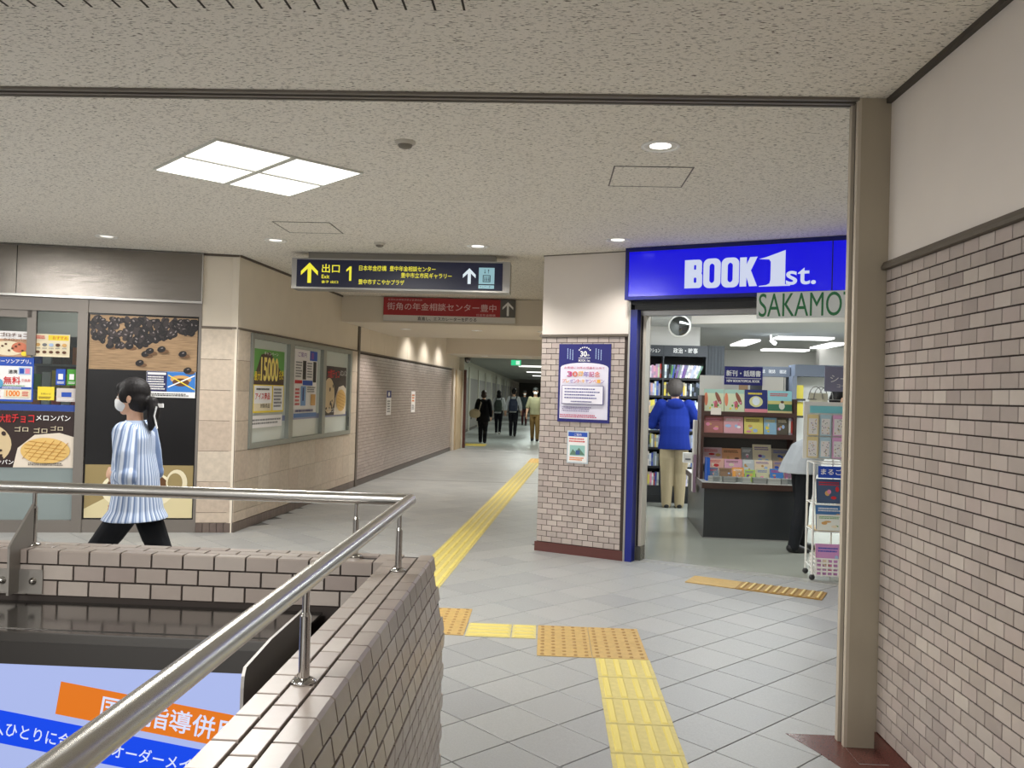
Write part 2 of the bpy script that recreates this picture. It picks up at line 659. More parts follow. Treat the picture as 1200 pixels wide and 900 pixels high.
MB().prism([(1.085, 3.80), (1.30, 3.80), (1.30, 3.515), (1.17, 3.60)], -0.003, 0.0015, 'z').build('border_slab', GRANITE, floor)
MB().prism([(1.172, 3.597), (1.30, 3.512), (1.30, 3.20)], -0.003, 0.0014, 'z').build('border_slab', GRANITE, floor)
bxo('border_slab', (1.302, 3.519, -0.003, 1.44, 3.80, 0.0015), GRANITE, floor)

# ================================================================ ceiling
mb = MB()
mb.box(-11, -4, H, 7.5, 11.9, H + 0.06)
mb.box(-4, 11.9, H, 2.5, 23, H + 0.06)
ceil = struct(mb.build('ceiling', CEIL))
# shutter slot across the ceiling
SH = M((118, 112, 104), 0.5, 0.3); SHD = M((60, 54, 50), 0.7)
t = MB().box(-11, 3.668, H - 0.012, 1.296, 3.69, H - 0.0005, 0).box(-11, 3.69, H - 0.004, 1.296, 3.715, H - 0.0005, 1)
t.box(-11, 3.715, H - 0.012, 1.296, 3.738, H - 0.0005, 0).box(-11, 3.738, H - 0.005, 1.296, 3.752, H - 0.0005, 1).box(-11, 3.752, H - 0.012, 1.296, 3.768, H - 0.0005, 0)
struct(t.build('trim_1', [SH, SHD]))
# passage beams
BEAM = M((224, 214, 198), 0.8, bump=0.08, bscale=120)
def beam(name, d0, d1, z):
    a, b = DW(d0, 0.0), DW(d1, 0.0)
    mb = MB()
    x1 = 1.2
    mb.prism([(a[0] - 0.02, a[1]), (x1, a[1]), (x1, b[1]), (b[0] - 0.02, b[1])], z, H - 0.002, 'z')
    return struct(mb.build(name, BEAM))
beam('ceiling_beam', 3.43, 6.49, 2.402)
beam('ceiling_beam', 11.78, 13.86, 2.37)
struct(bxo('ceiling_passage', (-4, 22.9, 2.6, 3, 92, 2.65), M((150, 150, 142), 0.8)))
struct(bxo('trim_2', (-4, 22.2, 2.44, 2.0, 22.95, 2.62), M((130, 124, 112), 0.8)))
# linear air slots at the near ceiling
vt = thing('ceiling_vent', 'row of slanted dark slots of an air outlet let into the near ceiling', 'vent', (-2.3, 2.79, H))
VB = M((226, 219, 205), 0.85); VD = M((62, 56, 50), 0.9)
bxo('vent_plate', (-0.7, -0.09, -0.0015, 2.0, 0.09, -0.0003), CEIL, vt)
sl = MB().box(-0.004, -0.085, -0.003, 0.004, 0.085, -0.0016).mesh('slot', VD)
st = MB().box(0.012, -0.083, -0.009, 0.085, -0.076, -0.0016).mesh('flap', VD)
for k in range(-6, 20):
    put('slot', sl, vt, (0.08 + k * 0.1, 0, 0))
    put('flap', st, vt, (0.08 + k * 0.1, 0.07, 0))

# ================================================================ right wall, pillar
WX = 1.4325
wall_r = MB().box(-0.2, 0, 0.0, 6.2, 0.25, H, 1).box(0.0, -0.0012, 0.07, 6.2, 0.0, 2.03, 0).build('wall_right', [GROUT, PLASTER], None, (WX, 3.675, 0), -pi / 2)
struct(wall_r)
TT = [(163, 151, 146), (176, 165, 159), (170, 158, 152), (187, 176, 169), (178, 164, 159), (194, 184, 176)]
tm_o = tile_mat(TT, False, rough=0.3, namt=0.05, nscale=14, bump=0.12, bscale=40)
tm_i = tile_mat(TT, True, rough=0.3, namt=0.05, nscale=14, bump=0.12, bscale=40)
PW, PH = 0.1035, 0.0515
wt = tile_mesh('tile', PW - 0.0058, PH - 0.0058, 0.007, 0.0012, tm_o)
wth = tile_mesh('tile', PW / 2 - 0.0058, PH - 0.0058, 0.007, 0.0012, tm_o)


def brick_wall(parent, x0, x1, z0, rows, me, meh, mi, view, limit=298, rot=0.0, parity=0, skip=None):
    cand = []; rest = []; resth = []
    mw = Matrix.Translation(parent.location) @ Matrix.Rotation(parent.rotation_euler.z, 4, 'Z')
    for r in range(rows):
        z = z0 + (r + 0.5) * PH
        if (r + parity) % 2:
            cells = []
            x = x0
            cells.append((x + PW / 4, True)); x += PW / 2
        else:
            cells = []; x = x0
        while x + PW / 2 < x1 + 0.001:
            if x + PW > x1 + 0.001:
                cells.append((x + PW / 4, True)); x += PW / 2
            else:
                cells.append((x + PW / 2, False)); x += PW
        for cx, half in cells:
            if skip and skip(cx, z): continue
            p = mw @ Vector((cx, 0, z))
            q = pix(p)
            if view and in_view(p, 5) and not (q[0] < 1026 and parent.name == 'wall_right'):
                cand.append((q[2], cx, z, half))
            else:
                (resth if half else rest).append((cx, 0, z, 0))
    cand.sort()
    for k, (zz, cx, z, half) in enumerate(cand):
        if k < limit:
            put('tile', meh if half else me, parent, (cx, 0, z))
        else:
            (resth if half else rest).append((cx, 0, z, 0))
    if rest or resth:
        v = []
        mb = MB()
        for src, lst in ((me, rest), (meh, resth)):
            v0 = [tuple(a.co) for a in src.vertices]; f0 = [tuple(a.vertices) for a in src.polygons]
            for (x, y, z, r) in lst:
                mb.add([(x + a[0], y + a[1], z + a[2]) for a in v0], f0)
        o = mb.build('tile_field', mi, parent)
        o['kind'] = 'stuff'


brick_wall(wall_r, 0.001, 3.2, 0.0745, 38, wt, wth, tm_i, True)
struct(MB().prism([(0.0, 2.03), (-0.028, 2.03), (-0.03, 2.042), (-0.02, 2.062), (0.0, 2.066)], 0.0, 6.2, 'x', 0).build('trim_3', DARKTRIM, None, (WX, 3.675, 0), -pi / 2))
struct(bxo('baseboard_right', (0.0, -0.012, 0.0, 6.2, -0.001, 0.072), GRANITE, None, (WX, 3.675, 0), -pi / 2))
struct(bxo('trim_4', (0.0, -0.022, H - 0.022, 6.2, -0.0005, H - 0.0008), M((70, 64, 58), 0.6), None, (WX, 3.675, 0), -pi / 2))
PIL = M((164, 154, 136), 0.6, noise=0.07, nscale=5, stretch=(1, 1, 0.3)); PIL_L = M((186, 176, 160), 0.55)
pl = MB().box(1.308, 3.675, 0.0, 1.4322, 3.80, H - 0.001, 0)
pl.box(1.294, 3.6755, 0.0, 1.3085, 3.703, H - 0.001, 1).box(1.303, 3.703, 0.0, 1.3085, 3.737, H - 0.001, 2).box(1.288, 3.737, 0.0, 1.3085, 3.768, H - 0.001, 1)
pillar = struct(pl.build('trim_5', [PIL, PIL_L, SHD]))
# wall behind the pillar, closing the shop side
struct(bxo('wall_shop_near', (1.4322, 3.80, 0, 4.2, 3.95, H), PLASTER))
struct(bxo('wall_shop_side', (4.05, 3.95, 0, 4.2, 6.2, H), PLASTER))
struct(bxo('wall_shop_return', (4.2, 6.05, 0, 7.5, 6.2, H), PLASTER))

# ================================================================ left side: pilaster, passage wall
TRAV = [(186, 170, 154), (196, 181, 164), (190, 176, 160), (200, 188, 172), (182, 168, 150)]
tv_o = tile_mat(TRAV, False, rough=0.4, nscale=22, namt=0.12, bump=0.05, bscale=90)
wall_k = struct(bxo('wall_kiosk', (-0.335, 0, 0, 0.0, 0.25, H), CREAM, None, LW(0, 0), LA))
ZR = [(0.097, 0.198), (0.198, 0.502), (0.502, 0.806), (0.806, 1.108), (1.108, 1.41), (1.41, 1.716), (1.716, 2.022)]
_tc = {}
def trav(parent, x0, x1, z0, z1):
    key = (round(x1 - x0, 3), round(z1 - z0, 3))
    if key not in _tc:
        _tc[key] = tile_mesh('tile', x1 - x0 - 0.004, z1 - z0 - 0.004, 0.012, 0.0015, tv_o)
    put('tile', _tc[key], parent, ((x0 + x1) / 2, 0, (z0 + z1) / 2))
bxo('grout_bed', (-0.335, -0.004, 0.09, 0.0, 0.0, 2.03), M((110, 98, 88), 0.9), wall_k)
for a, b in ZR: trav(wall_k, -0.335, -0.004, a, b)
bk = M((104, 92, 84), 0.4)
kb = struct(bxo('baseboard_kiosk', (-0.335, -0.004, 0, 0.004, 0.0, 0.095), M((64, 56, 52), 0.8), None, LW(0, 0), LA))
bt = tile_mesh('tile', 0.062, 0.092, 0.012, 0.001, tile_mat([(96, 84, 78), (110, 98, 90), (102, 88, 84)], False, rough=0.35))
for k in range(5): put('tile', bt, kb, (-0.30 + k * 0.0665, -0.003, 0.048))
TRIMC = M((112, 102, 92), 0.5, 0.2)
struct(bxo('trim_6', (-0.335, -0.016, 2.024, 0.016, -0.0005, 2.044), TRIMC, None, LW(0, 0), LA))
struct(bxo('trim_7', (-0.335, -0.018, H - 0.022, 0.02, -0.0005, H - 0.001), M((92, 82, 72), 0.6), None, LW(0, 0), LA))

WL = pi / 2 - AZ
wall_l = MB().box(0.0, 0.0, 0, 4.36, 0.2, 0.81).box(0, 0, 2.016, 4.36, 0.2, H).box(0, 0, 0.81, 0.31, 0.2, 2.016).box(3.93, 0, 0.81, 4.36, 0.2, 2.016).build('wall_left', CREAM, None, (PO.x, PO.y, 0), WL)
struct(wall_l)
gb = M((116, 104, 94), 0.9)
MB().box(0.0, -0.003, 0.09, 4.27, 0.0, 0.81).box(0, -0.003, 0.81, 0.31, 0, 2.02).box(3.93, -0.003, 0.81, 4.27, 0, 2.02).build('grout_bed', gb, wall_l)
for a, b in ZR[:3]:
    for k in range(14):
        x0 = 0.006 + k * 0.3045
        trav(wall_l, x0, min(4.268, x0 + 0.3045), a, b)
for a, b in ZR[3:]:
    trav(wall_l, 0.006, 0.306, a, b)
    trav(wall_l, 3.934, 4.268, a, b)
bl = struct(bxo('baseboard_left', (0, -0.006, 0, 4.26, 0.0, 0.092), M((64, 56, 52), 0.8), None, (PO.x, PO.y, 0), WL))
for k in range(64): put('tile', bt, bl, (0.035 + k * 0.0662, -0.005, 0.047))
struct(bxo('trim_8', (0, -0.016, 2.022, 12.78, -0.0005, 2.042), TRIMC, None, (PO.x, PO.y, 0), WL))
struct(bxo('trim_9', (0, -0.018, H - 0.022, 3.43, -0.0005, H - 0.001), M((92, 82, 72), 0.6), None, (PO.x, PO.y, 0), WL))
struct(bxo('trim_10', (4.275, -0.024, 0, 4.36, -0.0005, 2.402), M((104, 96, 88), 0.5, 0.2), None, (PO.x, PO.y, 0), WL))
# second stretch: small bricks below, panels above
wall_l2 = MB().box(4.36, 0.0, 0, 13.86, 0.2, H, 1).box(4.36, -0.001, 0.08, 12.7, 0.0, 2.022, 0).build('wall_left_passage', [GROUT, CREAM], None, (PO.x, PO.y, 0), WL)
struct(wall_l2)
TD = [(150, 136, 130), (164, 150, 144), (158, 145, 138), (172, 158, 152)]
td_o = tile_mat(TD, False, rough=0.3, namt=0.05, nscale=14, bump=0.1, bscale=40)
td_i = tile_mat(TD, True, rough=0.3, namt=0.05, nscale=14, bump=0.1, bscale=40)
bt_o = tile_mesh('tile', PW - 0.0048, PH - 0.0048, 0.006, 0.001, td_o)
bt_h = tile_mesh('tile', PW / 2 - 0.0048, PH - 0.0048, 0.006, 0.001, td_o)
brick_wall(wall_l2, 4.37, 12.68, 0.09, 37, bt_o, bt_h, td_i, False)
x = 4.37
k = 0
while x < 12.7:
    x1 = min(12.72, x + (0.88 if k else 0.62))
    bxo('panel', (x + 0.004, -0.01, 2.046, x1 - 0.004, -0.0005, 2.40 if x < 6.4 else 2.74), CREAM, wall_l2)
    x = x1; k += 1
struct(bxo('baseboard_left_passage', (4.36, -0.014, 0, 12.7, -0.0005, 0.085), M((82, 72, 68), 0.4), None, (PO.x, PO.y, 0), WL))
PF = M((190, 170, 138), 0.55, noise=0.06, nscale=6)
struct(MB().box(12.72, -0.05, 0, 12.98, -0.0005, 2.04, 1).box(12.98, -0.09, 0, 13.84, -0.0005, 2.02, 0).build('trim_11', [PF, M((206, 196, 182), 0.6)], None, (PO.x, PO.y, 0), WL))
# far passage beyond the second beam
fw = struct(MB().box(-4.2, 22.15, 0, -2.2, 22.35, H).box(-3.2, 22.35, 0, -2.98, 27.5, 2.62).box(-3.2, 27.5, 0, -2.98, 92, 2.62).build('wall_left_far', M((190, 188, 174), 0.7)))
DP = M((138, 134, 130), 0.6)
for k in range(15):
    y0 = 23.5 + k * 4.2
    bxo('panel', (-2.985, y0 + 0.18, 0.12, -2.965, y0 + 4.0, 2.0), DP, fw)
    bxo('post', (-2.985, y0 - 0.16, 0.0, -2.93, y0 + 0.14, 2.4), M((196, 192, 178), 0.6), fw)
struct(bxo('baseboard_left_far', (-2.98, 22.35, 0, -2.95, 92, 0.1), M((80, 74, 70), 0.5)))
df = struct(MB().box(-2.20, 22.16, 0, -2.135, 22.33, 2.05).build('door_1', M((84, 50, 46), 0.5)))
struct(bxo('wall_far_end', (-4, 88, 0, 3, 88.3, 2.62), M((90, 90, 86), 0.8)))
struct(bxo('wall_passage_right', (0, -0.2, 0, 80, 0.0, H), CREAM, None, (FW(-0.945, -0.095)[0], FW(-0.945, -0.095)[1] + 0.1, 0), pi / 2 - AZ))
# window of three panes in the left wall
win = struct(bpy.data.objects.new('window_1', None)); C.objects.link(win)
win.location = (PO.x, PO.y, 0); win.rotation_euler = (0, 0, WL)
fr = MB()
x0, x1, z0, z1 = 0.312, 3.928, 0.812, 2.014
FT_ = 0.055
fr.box(x0, -0.03, z0, x1, 0.06, z0 + FT_).box(x0, -0.03, z1 - FT_, x1, 0.06, z1).box(x0, -0.03, z0 + FT_, x0 + FT_, 0.06, z1 - FT_).box(x1 - FT_ - 0.03, -0.03, z0 + FT_, x1, 0.06, z1 - FT_)
WF = M((150, 154, 148), 0.4, 0.4)
fr.build('window_frame', WF, win)
for a, b in ((1.40, 1.54), (2.61, 2.735)):
    MB().box(a, -0.034, z0 + FT_, b, 0.06, z1 - FT_).build('mullion', WF, win)
FILM = M((208, 218, 214), 0.18, spec=0.5, coat=0.3, name='film_glass')
STRIPE = M((112, 124, 172), 0.3, coat=0.5)
for a, b in ((x0 + FT_, 1.40), (1.54, 2.61), (2.735, x1 - FT_ - 0.03)):
    pn = bxo('pane', (a, 0.012, z0 + FT_, b, 0.024, z1 - FT_), FILM, win)
    bxo('film_stripe', (a + 0.004, 0.0105, 1.075, b - 0.004, 0.012, 1.135), STRIPE, pn)
bxo('latch', (x1 - 0.13, -0.036, 0.93, x1 - 0.105, -0.028, 1.06), M((50, 54, 60), 0.4), win)
struct(bxo('wall_left_back', (0.2, 0.3, 0.7, 4.1, 0.34, 2.2), M((200, 205, 202), 0.7), None, (PO.x, PO.y, 0), WL))

# ================================================================ shop front pillar (between passage and bookshop)
col = struct(MB().box(-0.945, -0.1, 0, -0.085, 0.35, H, 1).box(-0.945, -0.1012, 0.085, -0.085, -0.1, 2.0, 0).build('wall_shop_front', [GROUT, PLASTER], None, (FP.x, FP.y, 0), FA))
col.location = FW(0, -0.1); 
col.data.transform(Matrix.Translation((0, 0.1, 0)))
pt_o = tile_mesh('tile', PW - 0.005, PH - 0.005, 0.006, 0.001, tm_o)
pt_h = tile_mesh('tile', PW / 2 - 0.005, PH - 0.005, 0.006, 0.001, tm_o)
brick_wall(col, -0.945, -0.09, 0.09, 37, pt_o, pt_h, tm_i, True, parity=1)
struct(bxo('trim_12', (-0.957, -0.122, 1.997, -0.085, -0.1, 2.02), DARKTRIM, None, FW(0, 0), FA))
struct(bxo('trim_13', (-0.95, -0.105, H - 0.008, -0.085, -0.1, H - 0.0005), DARKTRIM, None, FW(0, 0), FA))
struct(bxo('baseboard_shop_front', (-0.958, -0.118, 0, -0.086, -0.1, 0.086), M((92, 52, 48), 0.3), None, FW(0, 0), FA))
# header wall over the opening and the opening's frame
struct(bxo('wall_shop_header', (-0.085, 0.0, 2.30, 3.2, 0.12, H), PLASTER, None, FW(0, 0), FA))
BLUEM = M((22, 36, 128), 0.35, 0.1)
dr = struct(MB().box(-0.085, -0.115, 0, -0.068, -0.02, 2.31, 1).box(-0.068, -0.112, 0, -0.006, 0.1, 2.235, 0).box(-0.006, -0.02, 0, 0.0, 0.1, 2.235, 1)
            .box(0.0, 0.0, 0, 0.018, 0.08, 2.2, 3).box(0.018, -0.01, 0, 0.045, 0.1, 2.2, 2).build('door_2', [BLUEM, ALU_L, M((196, 190, 178), 0.5), M((28, 26, 26), 0.6)], None, FW(0, 0), FA))
bxo('stop_block', (0.0, -0.025, 0, 0.045, 0.1, 0.13), M((74, 74, 70), 0.5), dr)
MB().box(-0.068, -0.10, 2.28, 3.2, 0.1, 2.318, 0).box(-0.04, -0.085, 2.235, 3.2, 0.1, 2.28, 0).box(0.0, -0.03, 2.19, 3.2, 0.08, 2.235, 1).build('shutter_head', [M((44, 46, 48), 0.5), M((150, 150, 150), 0.4, 0.5)], dr)
bxo('threshold', (0.0, -0.03, -0.002, 3.2, 0.09, 0.004), M((190, 190, 186), 0.35, 0.4), dr)

# ---- lit sign over the shop
sg = thing('shop_sign', 'backlit blue sign box with white lettering over the bookshop entrance', 'sign', FW(0, -0.23), FA)
MB().box(-0.08, 0.0, 2.312, 2.5, 0.225, H - 0.001).build('housing', M((14, 18, 74), 0.4), sg)
SBL = M((5, 0, 228), 0.2, emit=0.85, coat=0.15)
MB().box(-0.05, -0.006, 2.338, 1.632, 0.0, 2.728).build('panel', SBL, sg)
MB().box(1.638, -0.006, 2.338, 2.47, 0.0, 2.728).build('panel', SBL, sg)
bxo('seam', (1.631, -0.0075, 2.338, 1.639, -0.006, 2.728), M((8, 10, 60), 0.4), sg)
fr = MB()
fr.box(-0.082, -0.012, 2.308, 2.5, 0.0, 2.338).box(-0.082, -0.012, 2.728, 2.5, 0.0, H - 0.001).box(-0.082, -0.012, 2.338, -0.05, 0.0, 2.728)
fr.build('frame', M((18, 26, 104), 0.35, 0.2), sg)
SW = M((214, 222, 246), 0.4, emit=0.85)
pr = Print(y=-0.007, step=0.0009)
# BOOK, heavy condensed capitals drawn as outlines with counters
def heavy_letters(pr):
    zb, zt = 2.392, 2.632
    hgt = zt - zb
    def X(x): return x
    y = -0.0085
    def plate(pts): pr.shape(pts, SW, y)
    def ring(x0, x1, z0, z1, bw, bh, r=0.035, n=5):
        # rounded ring as quads
        def rr(x0, x1, z0, z1, r):
            out = []
            for (cx, cz, a0) in ((x1 - r, z1 - r, 0), (x0 + r, z1 - r, 90), (x0 + r, z0 + r, 180), (x1 - r, z0 + r, 270)):
                for i in range(n + 1):
                    a = radians(a0 + 90 * i / n)
                    out.append((cx + r * cos(a), cz + r * sin(a)))
            return out
        o = rr(x0, x1, z0, z1, r); i_ = rr(x0 + bw, x1 - bw, z0 + bh, z1 - bh, max(0.006, r - bw * 0.45))
        N = len(o)
        for k in range(N):
            plate([o[k], o[(k + 1) % N], i_[(k + 1) % N], i_[k]])
    # B
    xb = 0.452
    plate([(xb, zb), (xb + 0.055, zb), (xb + 0.055, zt), (xb, zt)])
    ring(xb + 0.03, xb + 0.148, zb + hgt * 0.46, zt, 0.05, 0.045, 0.03)
    ring(xb + 0.03, xb + 0.152, zb, zb + hgt * 0.56, 0.05, 0.045, 0.032)
    for k in range(2):
        x0 = 0.612 + k * 0.152
        ring(x0, x0 + 0.146, zb - 0.004, zt + 0.004, 0.052, 0.042, 0.05, 6)
    xk = 0.916
    plate([(xk, zb), (xk + 0.055, zb), (xk + 0.055, zt), (xk, zt)])
    plate([(xk + 0.05, zb + hgt * 0.42), (xk + 0.085, zb + hgt * 0.5), (xk + 0.142, zt), (xk + 0.082, zt), (xk + 0.05, zb + hgt * 0.72)])
    plate([(xk + 0.05, zb + hgt * 0.62), (xk + 0.05, zb + hgt * 0.38), (xk + 0.078, zb), (xk + 0.142, zb), (xk + 0.088, zb + hgt * 0.56)])
heavy_letters(pr)
pr.shape([(1.07, 2.612), (1.13, 2.626), (1.278, 2.675), (1.278, 2.40), (1.318, 2.392), (1.318, 2.386), (1.072, 2.386), (1.072, 2.392), (1.13, 2.398), (1.156, 2.41), (1.163, 2.44), (1.163, 2.585), (1.15, 2.605), (1.11, 2.608)], SW)
pr.text('st.', 1.285, 2.392, 0.135, SW, w=0.23, bold=0.012)
pr.done('lettering', sg)
pr = None
sb = thing('banner_sign', 'white panel with thin green capitals hung under the blue sign box', 'sign', FW(1.064, -0.262), FA)
bxo('panel', (0, 0, 2.125, 1.05, 0.016, 2.333), M((232, 238, 236), 0.5), sb)
pr = Print(y=-0.001)
pr.text('SAKAMOTO', 0.018, 2.137, 0.188, M((46, 128, 78), 0.5), w=0.86, bold=0.0)
pr.done('lettering', sb)

# ---- posters on the pillar
o, p = paper_thing('poster', 'tall blue-bordered anniversary campaign poster on the tiled pillar', 'poster', FW(-0.758, -0.109, 1.215), FA, 0.514, 0.716, P_NAVY, 0.006)
p.rect(0.02, 0.03, 0.494, 0.50, M((226, 224, 240), 0.5)); p.ell(0.257, 0.50, 0.237, 0.045, M((226, 224, 240), 0.5))
p.text('30', 0.215, 0.60, 0.052, P_WHT, bold=0.03); p.text('th', 0.282, 0.605, 0.02, P_WHT)
p.text('BOOK 1st.', 0.2, 0.555, 0.02, P_WHT, w=0.115, bold=0.02); p.fine(0.2, 0.582, 0.115, 0.012, P_WHT, 1, 1)
for k, xx in enumerate((0.085, 0.11, 0.135, 0.365, 0.39, 0.415)):
    for q in range(7):
        p.rect(xx, 0.665 - q * 0.014 - (k % 3) * 0.006, xx + 0.008, 0.675 - q * 0.014 - (k % 3) * 0.006, P_LBL, -0.0068)
for k in range(7):
    a = radians(150 - k * 20)
    p.rect(0.257 + 0.062 * cos(a) - 0.006, 0.63 + 0.05 * sin(a), 0.257 + 0.062 * cos(a) + 0.006, 0.642 + 0.05 * sin(a), P_WHT, -0.0069)
p.text('お客様に30年の感謝を込めて', 0.06, 0.487, 0.022, M((196, 60, 110), 0.5), w=0.4)
cols = [M((190, 70, 130), 0.5), M((214, 110, 90), 0.5), M((226, 170, 70), 0.5), M((130, 110, 190), 0.5)]
xx = 0.09
for i, ch in enumerate('30周年記念'):
    ww = 0.05
    p.text(ch, xx, 0.415, 0.05, cols[i % 4], w=ww, bold=0.03); xx += 0.055
xx = 0.045
for i, ch in enumerate('プレゼントキャンペーン'):
    p.text(ch, xx, 0.36, 0.034, cols[(i + 1) % 4], w=0.034, bold=0.02); xx += 0.0385
p.rect(0.045, 0.165, 0.46, 0.335, M((70, 60, 130), 0.5)); p.rect(0.05, 0.17, 0.452, 0.331, M((236, 234, 246), 0.5))
for k in range(4): p.fine(0.075, 0.295 - k * 0.027, 0.35, 0.018, M((60, 60, 140), 0.5), 1, 10 + k)
p.fine(0.14, 0.18, 0.24, 0.018, M((90, 90, 140), 0.5), 1, 20)
p.fine(0.055, 0.095, 0.3, 0.05, M((120, 110, 150), 0.5), 3, 22)
p.fine(0.035, 0.04, 0.38, 0.034, M((200, 90, 120), 0.5), 2, 23)
p.done('print', o)
o, p = paper_thing('notice', 'small notice with blue heading and landscape picture under the tall blue poster', 'notice', FW(-0.652, -0.109, 0.838), FA, 0.212, 0.297, M((196, 208, 216), 0.4), 0.006)
p.rect(0.012, 0.245, 0.2, 0.285, P_BLUE); p.text('ご案内', 0.07, 0.252, 0.024, P_WHT)
p.rect(0.012, 0.012, 0.2, 0.245, P_WHT); p.fine(0.02, 0.19, 0.17, 0.045, P_RED, 2, 31)
p.rect(0.03, 0.07, 0.18, 0.165, M((150, 196, 190), 0.5)); p.shape([(0.03, 0.075), (0.06, 0.13), (0.09, 0.1), (0.12, 0.145), (0.18, 0.08)], M((96, 130, 110), 0.5))
p.rect(0.09, 0.08, 0.13, 0.12, M((60, 90, 150), 0.5)); p.fine(0.03, 0.025, 0.15, 0.035, P_ORG, 2, 32)
p.done('print', o)

# ================================================================ kiosk front (left)
kf = struct(bpy.data.objects.new('wall_kiosk_front', None)); C.objects.link(kf)
kf.location = LW(0, 0); kf.rotation_euler = (0, 0, LA)
# brushed steel fascia
fa = thing('steel_fascia', 'brushed stainless steel fascia above the kiosk windows, blank', 'fascia', LW(0, -0.03), LA)
for a, b in ((-2.027, -0.341), (-4.2, -2.034)):
    bxo('panel', (a, 0.0, 2.282, b, 0.12, 2.752), STEEL_BR, fa)
MB().box(-4.2, -0.012, 2.262, -0.333, 0.1, 2.282).box(-0.341, -0.012, 2.282, -0.333, 0.1, H - 0.012).box(-4.2, -0.008, 2.752, -0.341, 0.1, H - 0.012).build('edge_trim', STEEL, fa)
GF = M((132, 126, 120), 0.42, 0.6)
mbk = MB()
mbk.box(-4.2, 0.0, 2.132, -0.335, 0.1, 2.262)          # head
mbk.box(-1.478, -0.01, 0.0, -1.388, 0.1, 2.262)         # mullion
mbk.box(-0.36, -0.01, 0.0, -0.335, 0.1, 2.262)
mbk.box(-4.2, 0.0, 0.0, -1.478, 0.1, 0.115)             # sill
mbk.box(-1.388, 0.0, 0.0, -0.36, 0.1, 0.125)
mbk.box(-1.388, 0.02, 0.125, -0.36, 0.1, 2.132, 1)
mbk.box(-4.2, 0.0, 0.115, -4.1, 0.1, 2.132)
mbk.build('window_frame', [GF, M((60, 58, 56), 0.6)], kf)
wk = struct(bpy.data.objects.new('window_2', None)); C.objects.link(wk)
wk.location = LW(0, 0); wk.rotation_euler = (0, 0, LA)
GLS = M((225, 235, 232), 0.03, trans=1.0, spec=0.5, name='clear_glass')
FROST = M((132, 144, 144), 0.25, coat=0.5)
MB().box(-4.1, 0.05, 1.17, -1.478, 0.058, 2.132).build('pane', GLS, wk)
MB().box(-4.1, 0.05, 0.115, -1.478, 0.058, 1.17).build('frosted_pane', FROST, wk)
bxo('film_stripe', (-4.1, 0.044, 1.165, -1.478, 0.0495, 1.228), M((40, 70, 150), 0.4), wk)
MB().box(-4.1, 0.02, 2.06, -1.9, 0.06, 2.132).box(-1.94, 0.02, 1.7, -1.86, 0.06, 2.132).build('sliding_door_rail', GF, wk)
# kiosk interior
struct(MB().box(-4.3, 2.2, 0, -0.3, 2.3, H).box(-0.36, 0.3, 0, -0.3, 2.2, H).box(-4.4, 0.1, 0, -4.3, 2.3, H).build('wall_kiosk_inside', M((120, 116, 108), 0.8), None, LW(0, 0), LA))
for a, b, lab in ((-3.6, -2.5, 'ceiling light strip inside the kiosk, nearer the door rail'), (-2.3, -1.6, 'ceiling light strip inside the kiosk, by the mullion')):
    o = tag(bxo('light_strip', (0, 0, 0, b - a, 0.12, 0.05), M((235, 240, 245), 0.5, emit=2.2), None, LW(a, 1.2, 2.55), LA), lab, 'light')
rackk = thing('kiosk_shelf', 'grey shelf of packets seen dimly behind the kiosk glass', 'shelf', LW(-1.9, 1.3), LA)
bxo('frame', (-0.4, 0, 0, 0.35, 0.35, 1.95), M((92, 90, 88), 0.6), rackk)
rnd = random.Random(3)
for r in range(5):
    bxo('shelf', (-0.4, -0.16, 0.5 + r * 0.28, 0.35, 0.0, 0.52 + r * 0.28), M((150, 150, 150), 0.5), rackk)
for r in range(4):
    for k in range(7):
        colr = rnd.choice([P_RED, P_YEL, P_GRN, P_BRN, P_WHT, P_ORG, P_BLUE])
        ordn = ('first', 'second', 'third', 'fourth', 'fifth', 'sixth', 'seventh')[k]
        o = bxo('snack_packet', (0, 0, 0, 0.085, 0.06, 0.17 + 0.02 * (k % 3)), colr, None, LW(-2.29 + k * 0.1, 1.17, 0.5205 + (r + 1) * 0.28), LA)
        tag(o, 'snack packet, %s from the shelf end, on the %s shelf behind the kiosk glass' % (ordn, ('lowest', 'second', 'third', 'top')[r]), 'packet', 'packets behind the kiosk glass')

